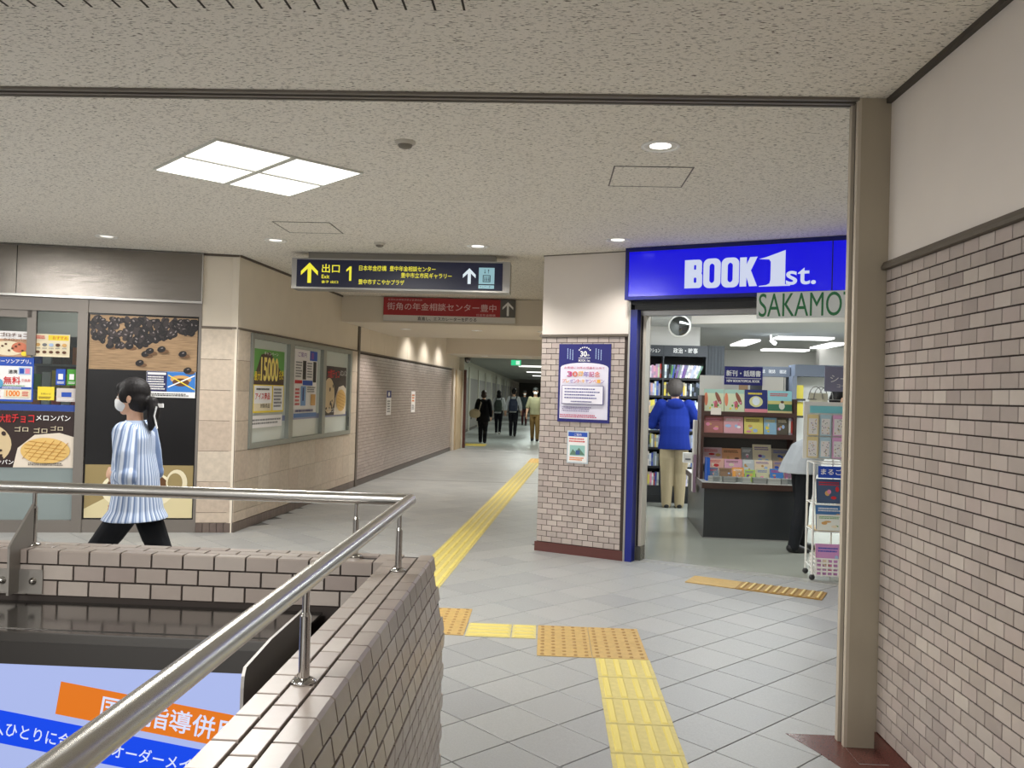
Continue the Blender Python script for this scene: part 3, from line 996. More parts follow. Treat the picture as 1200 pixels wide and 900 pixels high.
# ---- posters on the kiosk front
KY = 0.046
def KP(x, z): return LW(x, KY, z)
def melon_print(p, w, h, small=False):
    DK = M((44, 26, 24), 0.5); CK = M((212, 190, 150), 0.5); CH = M((50, 32, 28), 0.5); MLN = M((226, 188, 112), 0.5); MD = M((186, 136, 62), 0.5); PL = M((228, 216, 200), 0.5)
    p.rect(0.0, 0.0, w, h, DK)
    p.shape([(w * 0.42, 0), (w, 0), (w, h * 0.55), (w * 0.86, h * 0.62), (w * 0.62, h * 0.58), (w * 0.46, h * 0.34)], PL)
    p.ell(w * 0.16, h * 0.40, w * 0.24 if not small else w * 0.26, h * 0.36, CK, 26)
    rr = random.Random(5)
    for k in range(9):
        p.ell(w * (0.16 + rr.uniform(-0.17, 0.17)), h * (0.40 + rr.uniform(-0.26, 0.26)), w * rr.uniform(0.015, 0.04), h * rr.uniform(0.02, 0.045), CH, 7, rr.random())
    cx, cz, rx, rz = w * 0.73, h * 0.30, w * 0.24, h * 0.23
    p.ell(cx, cz, rx, rz, MLN, 26)
    for k in range(-2, 3):
        t = k * 0.32
        hh = sqrt(max(0, 1 - t * t * 0.9))
        p.line(cx + rx * (t - 0.35 * hh), cz - rz * 0.8 * hh, cx + rx * (t + 0.35 * hh), cz + rz * 0.8 * hh, 0.006, MD)
        p.line(cx - rx * 0.85 * hh, cz + rz * (t * 0.9 + 0.2 * hh), cx + rx * 0.85 * hh, cz + rz * (t * 0.9 - 0.2 * hh), 0.006, MD)
    return p


o, p = paper_thing('melon_bread_poster', 'brown bread poster with cookie and melon bun below the blue stripe on the kiosk glass', 'poster', KP(-2.42, 0.618), LA, 0.925, 0.545, None, 0.003)
p = Print(y=-0.0035)
melon_print(p, 0.925, 0.545)
p.text('大粒', 0.02, 0.415, 0.11, P_RED, bold=0.05); p.text('チョコ', 0.37, 0.43, 0.085, P_RED, w=0.2, bold=0.05)
p.text('大粒', 0.265, 0.43, 0.08, P_RED, w=0.1, bold=0.04)
p.text('メロンパン', 0.585, 0.455, 0.055, P_WHT, w=0.31, bold=0.03)
p.text('ゴロ', 0.40, 0.345, 0.05, P_CRM, w=0.12); p.text('ゴロ', 0.57, 0.335, 0.05, P_CRM, w=0.12); p.text('ゴロ', 0.72, 0.36, 0.045, P_CRM, w=0.11)
p.text('メロンパン', 0.14, 0.03, 0.045, P_WHT, w=0.26, bold=0.02); p.fine(0.53, 0.02, 0.32, 0.03, P_BLK, 2, 41)
p.done('print', o)
o, p = paper_thing('choco_poster', 'landscape bread flyer with yellow corner, uppermost beside the light flyer on the kiosk glass', 'poster', KP(-2.35, 1.68), LA, 0.44, 0.245)
p.rect(0.0, 0.0, 0.44, 0.17, M((190, 150, 120), 0.5)); p.ell(0.24, 0.08, 0.15, 0.07, P_CRM); p.ell(0.34, 0.09, 0.07, 0.05, M((206, 120, 90), 0.5))
for k in range(9): p.ell(0.13 + 0.03 * k, 0.06 + 0.02 * (k % 4), 0.012, 0.01, P_BRN, 8)
p.text('ゴロチョコ', 0.17, 0.19, 0.04, P_BRN, w=0.24, bold=0.03); p.text('のメロンパン', 0.2, 0.15, 0.03, P_BRN, w=0.2); p.ell(0.39, 0.03, 0.03, 0.022, P_YEL)
p.done('print', o)
o, p = paper_thing('menu_flyer', 'pale flyer of small product pictures with yellow heading on the kiosk glass', 'poster', KP(-1.885, 1.69), LA, 0.325, 0.22, P_CRM)
p.rect(0.13, 0.16, 0.315, 0.21, P_YEL); p.text('おすすめ', 0.17, 0.17, 0.03, P_RED)
for k in range(5):
    p.ell(0.04 + 0.06 * k, 0.115, 0.022, 0.016, [P_TAN, P_GRY, P_LBL, P_BRN, P_TAN][k], 10); p.ell(0.04 + 0.06 * k, 0.045, 0.02, 0.014, P_BRN, 10)
    p.fine(0.02 + 0.06 * k, 0.075, 0.045, 0.014, P_GRY, 1, 50 + k)
p.fine(0.01, 0.17, 0.11, 0.035, P_RED, 2, 56)
p.done('print', o)
o, p = paper_thing('app_poster', 'blue and white app campaign poster with red lettering on the kiosk glass', 'poster', KP(-2.35, 1.25), LA, 0.475, 0.425, P_BLUE)
p.rect(0.02, 0.02, 0.46, 0.34, P_WHT); p.text('ローソンアプリ。', 0.14, 0.365, 0.042, P_WHT, w=0.31, bold=0.02)
p.text('連携', 0.25, 0.265, 0.04, P_BLK, w=0.08, bold=0.02); p.rect(0.34, 0.26, 0.45, 0.33, P_LBL); p.rect(0.35, 0.27, 0.39, 0.32, P_BLUE); p.rect(0.40, 0.27, 0.44, 0.32, P_PNK)
p.text('無料', 0.21, 0.165, 0.075, P_RED, w=0.15, bold=0.05); p.text('引換券', 0.37, 0.19, 0.03, P_RED, w=0.08); p.fine(0.2, 0.145, 0.25, 0.014, P_GRN, 1, 61)
p.rect(0.02, 0.12, 0.46, 0.14, P_BLUE); p.fine(0.2, 0.122, 0.2, 0.014, P_WHT, 1, 62)
p.rect(0.22, 0.04, 0.45, 0.115, P_CRM); p.text('1000', 0.24, 0.05, 0.055, P_ORG, w=0.12, bold=0.03); p.fine(0.38, 0.05, 0.06, 0.05, P_RED, 3, 63)
p.ell(0.16, 0.17, 0.05, 0.05, M((90, 160, 200), 0.5)); p.fine(0.1, 0.03, 0.1, 0.08, P_PNK, 3, 64)
p.done('print', o)
for nm, lab, x, z, ww, hh, mt, tx, tm in (('card', 'yellow card standing behind the kiosk glass', -1.835, 1.27, 0.15, 0.13, P_YEL, 'お知らせ', P_BRN),
                                      ('card', 'blue payment card sticker on the kiosk glass', -1.675, 1.42, 0.085, 0.155, P_BLUE, '', P_WHT),
                                      ('card', 'green and white sticker beside the blue sticker on the kiosk glass', -1.575, 1.42, 0.085, 0.155, P_GRN, '', P_WHT),
                                      ('card', 'pale notice card with thin blue line on the kiosk glass', -1.665, 1.26, 0.18, 0.13, M((206, 198, 196), 0.5), '', P_BLUE)):
    o, p = paper_thing(nm, lab, 'card', KP(x, z), LA, ww, hh, mt)
    if tx: p.text(tx, 0.03, hh * 0.4, 0.02, tm, w=ww * 0.6)
    else: p.rect(ww * 0.25, hh * 0.35, ww * 0.75, hh * 0.7, tm)
    p.fine(0.012, 0.012, ww * 0.8, 0.025, P_WHT if mt is not P_YEL else P_BRN, 2, int(abs(x) * 100))
    p.done('print', o)
# coffee graphic in the second bay
o = thing('coffee_graphic', 'tall black window graphic with coffee beans on wood and a cream cup', 'graphic', LW(-1.386, 0.017, 0.128), LA)
bxo('sheet', (0, -0.003, 0, 1.024, 0, 2.0), M((16, 15, 17), 0.25), o)
p = Print(y=-0.0032)
WOOD = M((158, 130, 98), 0.5, noise=0.35, nscale=5, stretch=(1.2, 1, 22))
p.rect(0.012, 1.458, 1.012, 1.985, WOOD)
rr = random.Random(11)
BN = [M((24, 21, 23), 0.4), M((52, 44, 45), 0.4), M((15, 13, 15), 0.4)]
BH = M((128, 118, 118), 0.4)
yb = -0.0045
cnt = 0
for k in range(260):
    u = rr.random(); v = rr.random()
    x = 0.03 + 0.96 * u
    edge = 1.77 - 0.12 * sin(u * 5.0) * (0.6 + 0.4 * u) - 0.10 * max(0, u - 0.4)
    z = edge + (1.96 - edge) * v
    a = rr.random() * pi
    if z > 1.955: continue
    yb -= 0.00001
    p.ell(x, z, 0.036, 0.026, BN[k % 3], 10, a, yb)
    p.line(x - 0.026 * cos(a), z - 0.026 * sin(a), x + 0.026 * cos(a), z + 0.026 * sin(a), 0.004, BN[1], yb - 0.00001)
    if k % 2 == 0: p.ell(x + 0.006, z + 0.009, 0.014, 0.007, BH, 7, a, yb - 0.00002)
for (x, z) in ((0.2, 1.69), (0.38, 1.69), (0.53, 1.62), (0.48, 1.53), (0.57, 1.65), (0.93, 1.47), (0.68, 1.67), (0.88, 1.63)):
    p.ell(x + 0.02, z - 0.02, 0.05, 0.02, M((110, 80, 54), 0.5), 10); p.ell(x, z, 0.04, 0.03, BN[0], 12, 0.3); p.ell(x + 0.005, z + 0.01, 0.012, 0.006, BH, 7, 0.3)
p.done('print', o)
p = Print(y=-0.0032)
CUPC = M((214, 202, 160), 0.5); CUPD = M((150, 132, 88), 0.5)
p.rect(0.012, 0.012, 1.012, 0.53, CUPD); p.shape([(0.012, 0.012), (1.012, 0.012), (1.012, 0.2), (0.75, 0.28), (0.3, 0.26), (0.012, 0.1)], CUPC)
p.ell(0.5, 0.29, 0.34, 0.2, M((234, 226, 196), 0.5), 28); p.ell(0.5, 0.31, 0.29, 0.165, M((96, 62, 30), 0.5), 28); p.ell(0.5, 0.28, 0.22, 0.1, M((150, 104, 54), 0.5), 22)
p.ell(0.86, 0.36, 0.1, 0.13, M((226, 216, 186), 0.5), 20); p.ell(0.845, 0.36, 0.07, 0.095, CUPD, 20)
p.done('print', o)
pp = Print(y=-0.0105)
pp.rect(0.55, 1.2, 1.005, 1.452, P_WHT); pp.rect(0.55, 1.255, 0.74, 1.452, M((36, 40, 92), 0.5)); pp.rect(0.74, 1.255, 1.005, 1.452, M((50, 120, 200), 0.5))
pp.ell(0.87, 1.38, 0.1, 0.04, P_TAN, 14); pp.ell(0.87, 1.35, 0.08, 0.04, P_BRN, 14); pp.line(0.75, 1.3, 1.0, 1.42, 0.012, P_WHT); pp.line(0.75, 1.42, 1.0, 1.28, 0.01, P_YEL)
pp.fine(0.56, 1.27, 0.17, 0.14, P_WHT, 6, 71); pp.rect(0.56, 1.42, 0.73, 1.442, P_WHT); pp.fine(0.565, 1.21, 0.42, 0.032, P_BLK, 2, 72)
o2 = thing('screen_ad', 'small blue game flyer at the upper right of the black coffee graphic', 'poster', LW(-1.386, 0.017, 0.128), LA)
bxo('sheet', (0.548, -0.0102, 1.198, 1.007, -0.0078, 1.454), P_WHT, o2)
pp.done('print', o2)

# ---- posters in the passage window (in front of the panes)
def WP(x, z): return (PO.x + PD.x * x - PD.y * -0.004, PO.y + PD.y * x + PD.x * -0.004, z)
o, p = paper_thing('prize_poster', 'green and yellow prize poster in the first pane of the passage window', 'poster', WP(0.40, 1.18), WL, 0.88, 0.68, P_GRN)
p.rect(0, 0.3, 0.88, 0.68, M((88, 158, 66), 0.5)); p.shape([(0, 0.34), (0.2, 0.62), (0.44, 0.66), (0.88, 0.4), (0.88, 0.3), (0, 0.3)], M((66, 40, 24), 0.5))
p.text('15000', 0.2, 0.34, 0.26, M((244, 224, 120), 0.5), w=0.5, bold=0.05); p.text('最大', 0.03, 0.34, 0.1, P_YEL, w=0.16, bold=0.04); p.text('名様', 0.72, 0.36, 0.11, P_YEL, w=0.14, bold=0.03)
p.text('キャンペーン', 0.28, 0.62, 0.04, P_WHT, w=0.4)
p.rect(0.0, 0.0, 0.88, 0.3, P_YEL); p.rect(0.03, 0.02, 0.52, 0.29, P_WHT); p.rect(0.03, 0.02, 0.52, 0.1, P_CRM); p.rect(0.55, 0.02, 0.85, 0.29, P_WHT)
p.text('アイス商品', 0.06, 0.14, 0.075, P_RED, w=0.4, bold=0.04); p.text('対象商品', 0.2, 0.05, 0.05, P_BLK, w=0.26); p.fine(0.08, 0.235, 0.4, 0.035, P_BLK, 1, 81); p.fine(0.57, 0.05, 0.24, 0.22, P_GRY, 6, 82)
p.done('print', o)
o, p = paper_thing('price_strip', 'long white text strip under the green prize poster in the passage window', 'notice', WP(0.38, 1.02), WL, 0.88, 0.13, PAPER)
p.fine(0.04, 0.03, 0.8, 0.07, P_GRY, 2, 83); p.done('print', o)
o, p = paper_thing('leaflet_poster', 'white and blue leaflet poster of small photos in the middle passage window pane', 'poster', WP(1.60, 1.10), WL, 0.83, 0.82, PAPER)
p.rect(0.55, 0.7, 0.83, 0.82, P_BLUE); p.rect(0.6, 0.72, 0.7, 0.8, P_PUR); p.rect(0.3, 0.46, 0.42, 0.69, P_BLK); p.rect(0.68, 0.43, 0.8, 0.69, P_BLK)
p.fine(0.05, 0.48, 0.22, 0.2, P_GRY, 6, 84); p.fine(0.45, 0.48, 0.2, 0.2, P_GRY, 6, 85); p.rect(0.03, 0.41, 0.28, 0.45, P_RED); p.rect(0.3, 0.39, 0.66, 0.45, P_BLUE)
p.rect(0.24, 0.14, 0.42, 0.38, M((120, 160, 210), 0.5)); p.rect(0.3, 0.2, 0.35, 0.36, P_NAVY); p.rect(0.6, 0.14, 0.78, 0.28, P_TAN); p.fine(0.04, 0.14, 0.16, 0.22, P_RED, 5, 86); p.fine(0.46, 0.3, 0.3, 0.08, P_GRY, 3, 87)
p.rect(0.0, 0.0, 0.83, 0.05, M((90, 130, 190), 0.5)); p.fine(0.05, 0.055, 0.7, 0.05, P_NAVY, 1, 88); p.text('ご案内', 0.1, 0.73, 0.06, P_PUR, w=0.3)
p.done('print', o)
o, p = paper_thing('melon_bread_poster', 'brown bread poster with cookie and bun in the third passage window pane', 'poster', WP(2.80, 1.10), WL, 0.92, 0.66)
p = Print(y=-0.0035); melon_print(p, 0.92, 0.66, True)
p.text('大粒チョコ', 0.03, 0.5, 0.12, P_RED, w=0.5, bold=0.04); p.text('メロンパン', 0.56, 0.54, 0.08, P_WHT, w=0.32); p.text('ゴロゴロ', 0.05, 0.04, 0.06, P_WHT, w=0.34)
p.done('print', o)
# small notices on the brick wall of the passage
def BP(x, z): return (PO.x + PD.x * x + PD.y * 0.010, PO.y + PD.y * x - PD.x * 0.010, z)
o, p = paper_thing('notice', 'narrow navy and white notice strip on the passage brick wall', 'notice', BP(6.10, 1.03), WL, 0.33, 0.42, PAPER)
p.rect(0, 0.3, 0.33, 0.42, P_NAVY); p.ell(0.16, 0.36, 0.06, 0.04, P_WHT); p.fine(0.05, 0.04, 0.22, 0.22, P_GRY, 5, 91); p.done('print', o)
o, p = paper_thing('notice', 'narrow white notice strip with orange marks on the passage brick wall', 'notice', BP(8.06, 1.04), WL, 0.36, 0.41, PAPER)
p.fine(0.06, 0.2, 0.24, 0.16, P_ORG, 3, 92); p.fine(0.06, 0.05, 0.24, 0.1, P_GRY, 3, 93); p.done('print', o)

# ================================================================ overhead signs
so = thing('exit_sign', 'long lit navy direction sign with yellow exit lettering hung from the ceiling', 'sign', (-1.43, 8.0, 0), radians(-0.5))
MB().box(-1.045, 0.0, 2.408, 1.045, 0.22, 2.70).build('housing', ALU_L, so)
MB().box(-0.9, 0.05, 2.70, 0.9, 0.2, H - 0.001).build('mount', ALU, so)
NV = M((12, 20, 60), 0.3, emit=0.35)
MB().box(-0.995, -0.006, 2.425, 0.975, 0.0, 2.685).build('panel', NV, so)
p = Print(y=-0.007)
EY = M((250, 240, 60), 0.4, emit=0.85); EW = M((235, 248, 255), 0.4, emit=0.8)
k1 = 1.97 / 1027; z0 = 2.425; kz = 0.26 / 131
def SX(x): return -0.995 + (x - 78) * k1
def SZ(x, y): return 2.685 - (y - (57 + (x - 78) * 0.034)) * kz
def arrow(p, cx, zb, zt, wd, mat, th):
    zm = zt - wd * 0.5
    p.shape([(cx - th / 2, zb), (cx + th / 2, zb), (cx + th / 2, zt - th), (cx - th / 2, zt - th)], mat)
    p.shape([(cx, zt), (cx - wd / 2, zm), (cx - wd / 2, zm - th * 1.1), (cx, zt - th * 1.2)], mat)
    p.shape([(cx, zt), (cx, zt - th * 1.2), (cx + wd / 2, zm - th * 1.1), (cx + wd / 2, zm)], mat)
arrow(p, SX(143), SZ(143, 172), SZ(143, 74), 0.165, EY, 0.036)
p.done('lettering', so)
p = Print(y=-0.007)
p.text('出口', SX(205), SZ(205, 123), 0.082, EY, w=0.172, bold=0.012)
p.text('Exit', SX(205), SZ(205, 151), 0.036, EY, bold=0.012); p.text('출구 出口', SX(205), SZ(205, 174), 0.026, EY, w=0.16, bold=0.02)
p.done('lettering', so)
p = Print(y=-0.007)
p.shape([(SX(343), SZ(343, 165)), (SX(354), SZ(354, 165)), (SX(354), SZ(354, 96)), (SX(345), SZ(345, 96)), (SX(328), SZ(328, 111)), (SX(328), SZ(328, 121)), (SX(343), SZ(343, 111))], EY)
p.done('lettering', so)
p = Print(y=-0.007)
p.text('日本年金機構', SX(392), SZ(392, 117), 0.052, EY, w=0.262, bold=0.008); p.done('lettering', so)
p = Print(y=-0.007)
p.text('豊中年金相談センター', SX(545), SZ(545, 121), 0.05, EY, w=0.438, bold=0.008)
p.done('lettering', so)
p = Print(y=-0.007)
p.text('豊中市立市民ギャラリー', SX(602), SZ(602, 154), 0.05, EY, w=0.484, bold=0.008)
p.done('lettering', so)
p = Print(y=-0.007)
p.text('豊中市すこやかプラザ', SX(390), SZ(390, 182), 0.05, EY, w=0.44, bold=0.008)
p.done('lettering', so)
p = Print(y=-0.007)
arrow(p, SX(941), SZ(941, 188), SZ(941, 113), 0.122, EW, 0.03)
p.done('lettering', so)
p = Print(y=-0.007)
IC = M((160, 205, 215), 0.4, emit=0.7); ID = M((30, 60, 80), 0.4)
x0, x1 = SX(988), SX(1065)
zt, zb = SZ(1026, 112), SZ(1026, 190)
p.rect(x0, zb, x1, zt, IC); p.rect(SX(1008), zb + 0.018, SX(1046), zb + 0.085, ID); p.rect(SX(1012), zb + 0.024, SX(1042), zb + 0.078, IC)
for k in range(3):
    xx = SX(1016) + k * 0.019
    p.ell(xx + 0.004, zb + 0.063, 0.005, 0.006, ID, 8); p.rect(xx, zb + 0.028, xx + 0.009, zb + 0.054, ID)
p.shape([(SX(1014), zt - 0.042), (SX(1022), zt - 0.042), (SX(1018), zt - 0.058)], ID); p.rect(SX(1017), zt - 0.045, SX(1019), zt - 0.016, ID)
p.shape([(SX(1032), zt - 0.03), (SX(1040), zt - 0.03), (SX(1036), zt - 0.014)], ID); p.rect(SX(1035), zt - 0.055, SX(1037), zt - 0.028, ID)
p.rect(x0, SZ(1026, 212), x1, SZ(1026, 196), IC); p.text('エレベーター', x0 + 0.01, SZ(1026, 209), 0.02, ID, w=0.125, bold=0.02)
p.done('lettering', so)
sr = thing('pension_sign', 'red and white sign with a grey arrow block on the passage beam', 'sign', (-2.31, 11.70, 0), 0)
MB().box(0, 0, 2.425, 1.835, 0.045, 2.75).build('board', ALU_L, sr)
RD = M((172, 40, 46), 0.45)
p = Print(y=-0.001)
p.rect(0, 2.505, 1.625, 2.75, RD); p.rect(1.625, 2.505, 1.835, 2.75, M((100, 98, 96), 0.5)); p.rect(0, 2.425, 1.835, 2.505, M((222, 218, 212), 0.5))
PK = M((232, 196, 196), 0.5)
p.text('全国社会保険労務士会連合会', 0.06, 2.705, 0.028, PK, w=0.48); p.text('街角の年金相談センター豊中', 0.05, 2.575, 0.105, PK, w=1.52, bold=0.008); p.text('日本年金機構', 1.3, 2.515, 0.03, PK, w=0.26)
p.text('直進し、エスカレーターを降りる', 0.48, 2.437, 0.052, P_BLK, w=0.82, bold=0.01)
arrow(p, 1.73, 2.525, 2.72, 0.15, P_WHT, 0.03)
p.done('lettering', sr)
sx = thing('running_man_exit_light', 'small green lit exit box far down the passage under the beam', 'exit light', (-0.86, 22.5, 2.28))
bxo('box', (-0.14, 0, -0.08, 0.14, 0.06, 0.08), ALU_L, sx)
p = Print(y=-0.001); p.rect(-0.13, -0.07, 0.13, 0.07, M((60, 220, 150), 0.4, emit=0.9)); p.rect(0.0, -0.05, 0.1, 0.05, M((220, 255, 235), 0.4, emit=0.9)); p.done('face', sx)
bxo('hanger', (-0.01, 0.02, 0.08, 0.01, 0.04, 0.16), ALU, sx)

# ================================================================ stairwell parapets
ZT = 0.89
OX, IX = -0.379, -0.53                     # outer and inner faces at the top of the side parapet
YE = 2.948                                 # outer face of the end parapet
BX, BZ = -0.334, 0.63                      # where the outer batter ends
pg = M((58, 51, 47), 0.9)
wp = struct(MB().prism([(IX + 0.006, 0.0), (BX - 0.007, 0.0), (BX - 0.007, BZ), (OX - 0.007, ZT - 0.007), (IX + 0.006, ZT - 0.007)], -2.5, YE - 0.008, 'y').build('wall_stair_side', pg))
we = struct(MB().prism([(WELL_Y + 0.006, 0.0), (YE - 0.007, 0.0), (YE - 0.007, ZT - 0.007), (WELL_Y + 0.006, ZT - 0.007)], -4.3, IX + 0.004, 'x').build('wall_stair_end', pg))
# inside of the well below floor level
struct(MB().box(IX, -2.5, -2.2, IX + 0.1, WELL_Y, -0.001).box(-4.3, WELL_Y, -2.2, IX, WELL_Y + 0.1, -0.001).box(-4.4, -2.5, -2.2, -4.3, WELL_Y, 0.6).build('wall_stair_well', M((150, 144, 138), 0.7)))
st = struct(bpy.data.objects.new('floor_stair', None)); C.objects.link(st)
for k in range(10):
    bxo('step', (-4.3, 1.9 - 0.28 * (k + 1), -2.2, IX, 1.9 - 0.28 * k, -2.05 + 0.17 * k), M((120, 116, 112), 0.6), st)
bxo('landing', (-4.3, 1.9, -2.25, IX, WELL_Y, -2.2), M((120, 116, 112), 0.6), st)
TP = [(158, 146, 138), (170, 159, 150), (164, 153, 145), (178, 168, 159), (155, 142, 135), (184, 175, 167)]
pm_o = tile_mat(TP, False, rough=0.32, namt=0.05, nscale=16, bump=0.10, bscale=60)
pm_i = tile_mat(TP, True, rough=0.32, namt=0.05, nscale=16, bump=0.10, bscale=60)
QW, QH = 0.1062, 0.0525
g = 0.0064


def cap_mesh():
    """edge tile that wraps from the top over the arris onto the battered face: profile run along y"""
    dx, dz = BX - OX, BZ - ZT
    L = sqrt(dx * dx + dz * dz); ux, uz = dx / L, dz / L
    ch = 0.006
    top = [(-0.0495 + g / 2, 0.0), (-ch, 0.0)]
    side = [(ux * ch, uz * ch), (ux * (QH - g / 2), uz * (QH - g / 2))]
    nx, nz = -uz, ux
    inner = [(side[1][0] - nx * 0.007, side[1][1] - nz * 0.007), (-0.005, -0.0075), (-0.0495 + g / 2, -0.0075)]
    pts = top + side + inner
    a = QW / 2 - g / 2
    return MB().prism(pts, -a, a, 'y').mesh('tile', pm_o), (ux, uz)


capm, (ux, uz) = cap_mesh()
flat_t = tile_mesh('tile', 0.0502 - g, QW - g, 0.007, 0.0012, pm_o, flat=True)


def side_tile(tilt):
    """tile for the outer face (faces +x), run along y; tilt = battered"""
    me = tile_mesh('tile', QW - g, QH - g, 0.007, 0.0012, pm_o)
    me.transform(Matrix.Rotation(pi / 2, 4, 'Z'))
    if tilt: me.transform(Matrix.Rotation(atan2(BX - OX, ZT - BZ) * -1.0, 4, 'Y'))
    return me


st_b, st_v = side_tile(True), side_tile(False)
rest = []
Y0 = YE - QW / 2 - 0.002
rows_y = [Y0 - k * QW for k in range(46)]
todo = []
for k, y in enumerate(rows_y):
    todo.append((capm, (OX, y, ZT)))
    for c in (1, 2):
        yo = y - (QW / 2 if c == 1 else 0) + 0.0
        todo.append((flat_t, (OX - 0.0502 * c - 0.0251, yo, ZT - 0.007)))
    for r in range(1, 5):
        s0 = (r + 0.5) * QH
        todo.append((st_b, (OX + ux * s0 - 0.007, y - (QW / 2 if r % 2 else 0), ZT + uz * s0)))
    for r in range(12):
        todo.append((st_v, (BX - 0.007, y - (QW / 2 if r % 2 else 0), BZ - 0.0 - (r + 0.5) * QH)))
cand = []
for me, p in todo:
    q = pix(p)
    if q and in_view(p, 20) and p[1] > 0.75: cand.append((q[2], me, p))
    else: rest.append((me, p))
cand.sort(key=lambda a: a[0])
for k, (z, me, p) in enumerate(cand):
    if k < 298: put('tile', me, wp, p)
    else: rest.append((me, p))
mb = MB()
for me, p in rest:
    if p[1] < -2.4: continue
    mb.add([(p[0] + v.co.x, p[1] + v.co.y, p[2] + v.co.z) for v in me.vertices], [tuple(f.vertices) for f in me.polygons])
o = mb.build('tile_field', pm_i, wp); o['kind'] = 'stuff'
# end parapet: faces -y
capE = MB().prism([(0.0495 - g / 2, 0.0), (0.004, 0.0), (0.0, -0.004), (0.0, -(0.0475 - g / 2)), (0.0075, -(0.0475 - g / 2)), (0.0075, -0.0075), (0.0495 - g / 2, -0.0075)], -QW / 2 + g / 2, QW / 2 - g / 2, 'x').mesh('tile', pm_o)
faceE = tile_mesh('tile', QW - g, QH - g, 0.007, 0.0012, pm_o)
flatE = tile_mesh('tile', QW - g, 0.0525 - g, 0.007, 0.0012, pm_o, flat=True)
x0 = IX - 0.032
for k in range(24):
    x = x0 - QW / 2 - k * QW
    put('tile', capE, we, (x, WELL_Y, ZT))
    for c in (1, 2): put('tile', flatE, we, (x - (QW / 2 if c == 1 else 0), WELL_Y - 0.002 + 0.0525 * c + 0.026, ZT - 0.007))
    for r in range(2):
        put('tile', faceE, we, (x - (QW / 2 if r % 2 == 0 else 0), WELL_Y + 0.007, ZT - 0.0475 - (r + 0.5) * QH))
halfE = tile_mesh('tile', QW / 2 - g, QH - g, 0.007, 0.0012, pm_o)
put('tile', halfE, we, (x0 - QW / 4, WELL_Y + 0.007, ZT - 0.0475 - 0.5 * QH))
mb = MB()
for k in range(24):
    x = x0 - QW / 2 - k * QW
    for r in range(17):
        mb.add([(x - (QW / 2 if r % 2 else 0) + v.co.x, YE - 0.007 - v.co.y, ZT - (r + 0.5) * QH + v.co.z) for v in faceE.vertices], [tuple(reversed(f.vertices)) for f in faceE.polygons])
o = mb.build('tile_field', pm_i, we); o['kind'] = 'stuff'
MB().box(IX - 0.03, WELL_Y - 0.0, ZT - 0.06, IX + 0.006, YE - 0.01, ZT - 0.0002).build('corner_tile', pm_o, we)

# ---- handrail
RX, RY, RZ, RR = -0.456, 2.87, 1.089, 0.0205
hr = thing('stair_handrail', 'polished steel pipe handrail on slim posts along the tiled stair parapet', 'handrail', (RX, RY, ZT))
hz = RZ - ZT
bend = [(-3.9, 0, hz), (-0.03, 0, hz), (-0.012, -0.004, hz), (-0.003, -0.014, hz), (0, -0.03, hz), (0, -2.75, hz)]
MB().tube(bend[:2] + [(0.0, 0.0, hz)], RR, 20).ball((0, 0, hz), RR * 1.01, n=20, k=12).tube([(0.0, 0.0, hz), (0, -2.75, hz)], RR, 20).build('rail', M((198, 196, 191), 0.27, 1.0, name='satin_steel'), hr)
post_me = MB().tube([(0, 0, 0.002), (0, 0, 0.128)], 0.0108, 14).tube([(0, 0, 0.128), (0, 0, 0.136)], [0.0108, 0.0075], 14).tube([(0, 0, 0.136), (0, 0, hz - RR + 0.004)], 0.0072, 12).mesh('post', STEEL_POL)
fl_me = MB().lathe([(0.0, 0.0), (0.024, 0.0), (0.024, 0.004), (0.018, 0.008), (0.0115, 0.01)], n=20).mesh('flange', STEEL_POL)
for (x, y) in ((0, -0.197), (0, -1.238), (0, -2.28), (-0.183, 0), (-1.304, 0), (-2.43, 0)):
    ps = put('post', post_me, hr, (x, y, 0.0005))
    put('flange', fl_me, ps, (0, 0, 0))

# ---- triangular steel divider plate bolted to the end parapet
gp = thing('divider_plate', 'tapering steel divider plate bolted to the parapet below the rail', 'bracket', (-1.757, WELL_Y, 0.745))
MB().prism([(-0.060, 0.004), (-0.060, 0.165), (0.066, 0.29), (0.066, 0.147), (-0.002, 0.147), (-0.002, 0.004)], -0.004, 0.004, 'x').build('plate', STEEL_PL, gp)
for s in (-1, 1):
    fo = MB().box(0.004 if s > 0 else -0.085, -0.006, 0.0, 0.085 if s > 0 else -0.004, -0.001, 0.08).build('foot_plate', STEEL_PL, gp)
    MB().lathe([(0.0, 0.012), (0.007, 0.012), (0.009, 0.004), (0.013, 0.003), (0.013, 0.0)], n=10).build('bolt', STEEL_POL, fo, (0.052 * s, -0.006, 0.042)).rotation_euler = (pi / 2, 0, 0)

# ---- lit advertising board hung in the stairwell
SY = 2.431
ad = thing('stair_signboard', 'steel-cased lit advertising board hanging in the stairwell below the parapet', 'signboard', (-0.75, SY, 0.0))
GL = M((126, 123, 120), 0.14, 0.9, name='dark_mirror_steel')
MB().box(-3.2, 0.0, 0.716, 0.03, 0.345, 0.724).box(-3.2, -0.012, 0.7235, 0.03, 0.004, 0.7275).box(-3.2, 0.028, 0.7235, 0.03, 0.034, 0.7265).build('top_shelf', GL, ad)
MB().box(-3.2, -0.010, 0.698, 0.03, 0.0, 0.7235).build('nosing', M((120, 118, 115), 0.25, 1.0), ad)
MB().box(-3.2, -0.004, 0.63, 0.03, 0.02, 0.698).box(-3.2, 0.02, -0.35, 0.03, 0.10, 0.70).build('casing', STEEL_DK, ad)
SCR = M((172, 186, 236), 0.3, emit=0.9)
scr = MB().box(-3.1, -0.001, -0.3, -0.108, 0.02, 0.632).build('screen', SCR, ad)
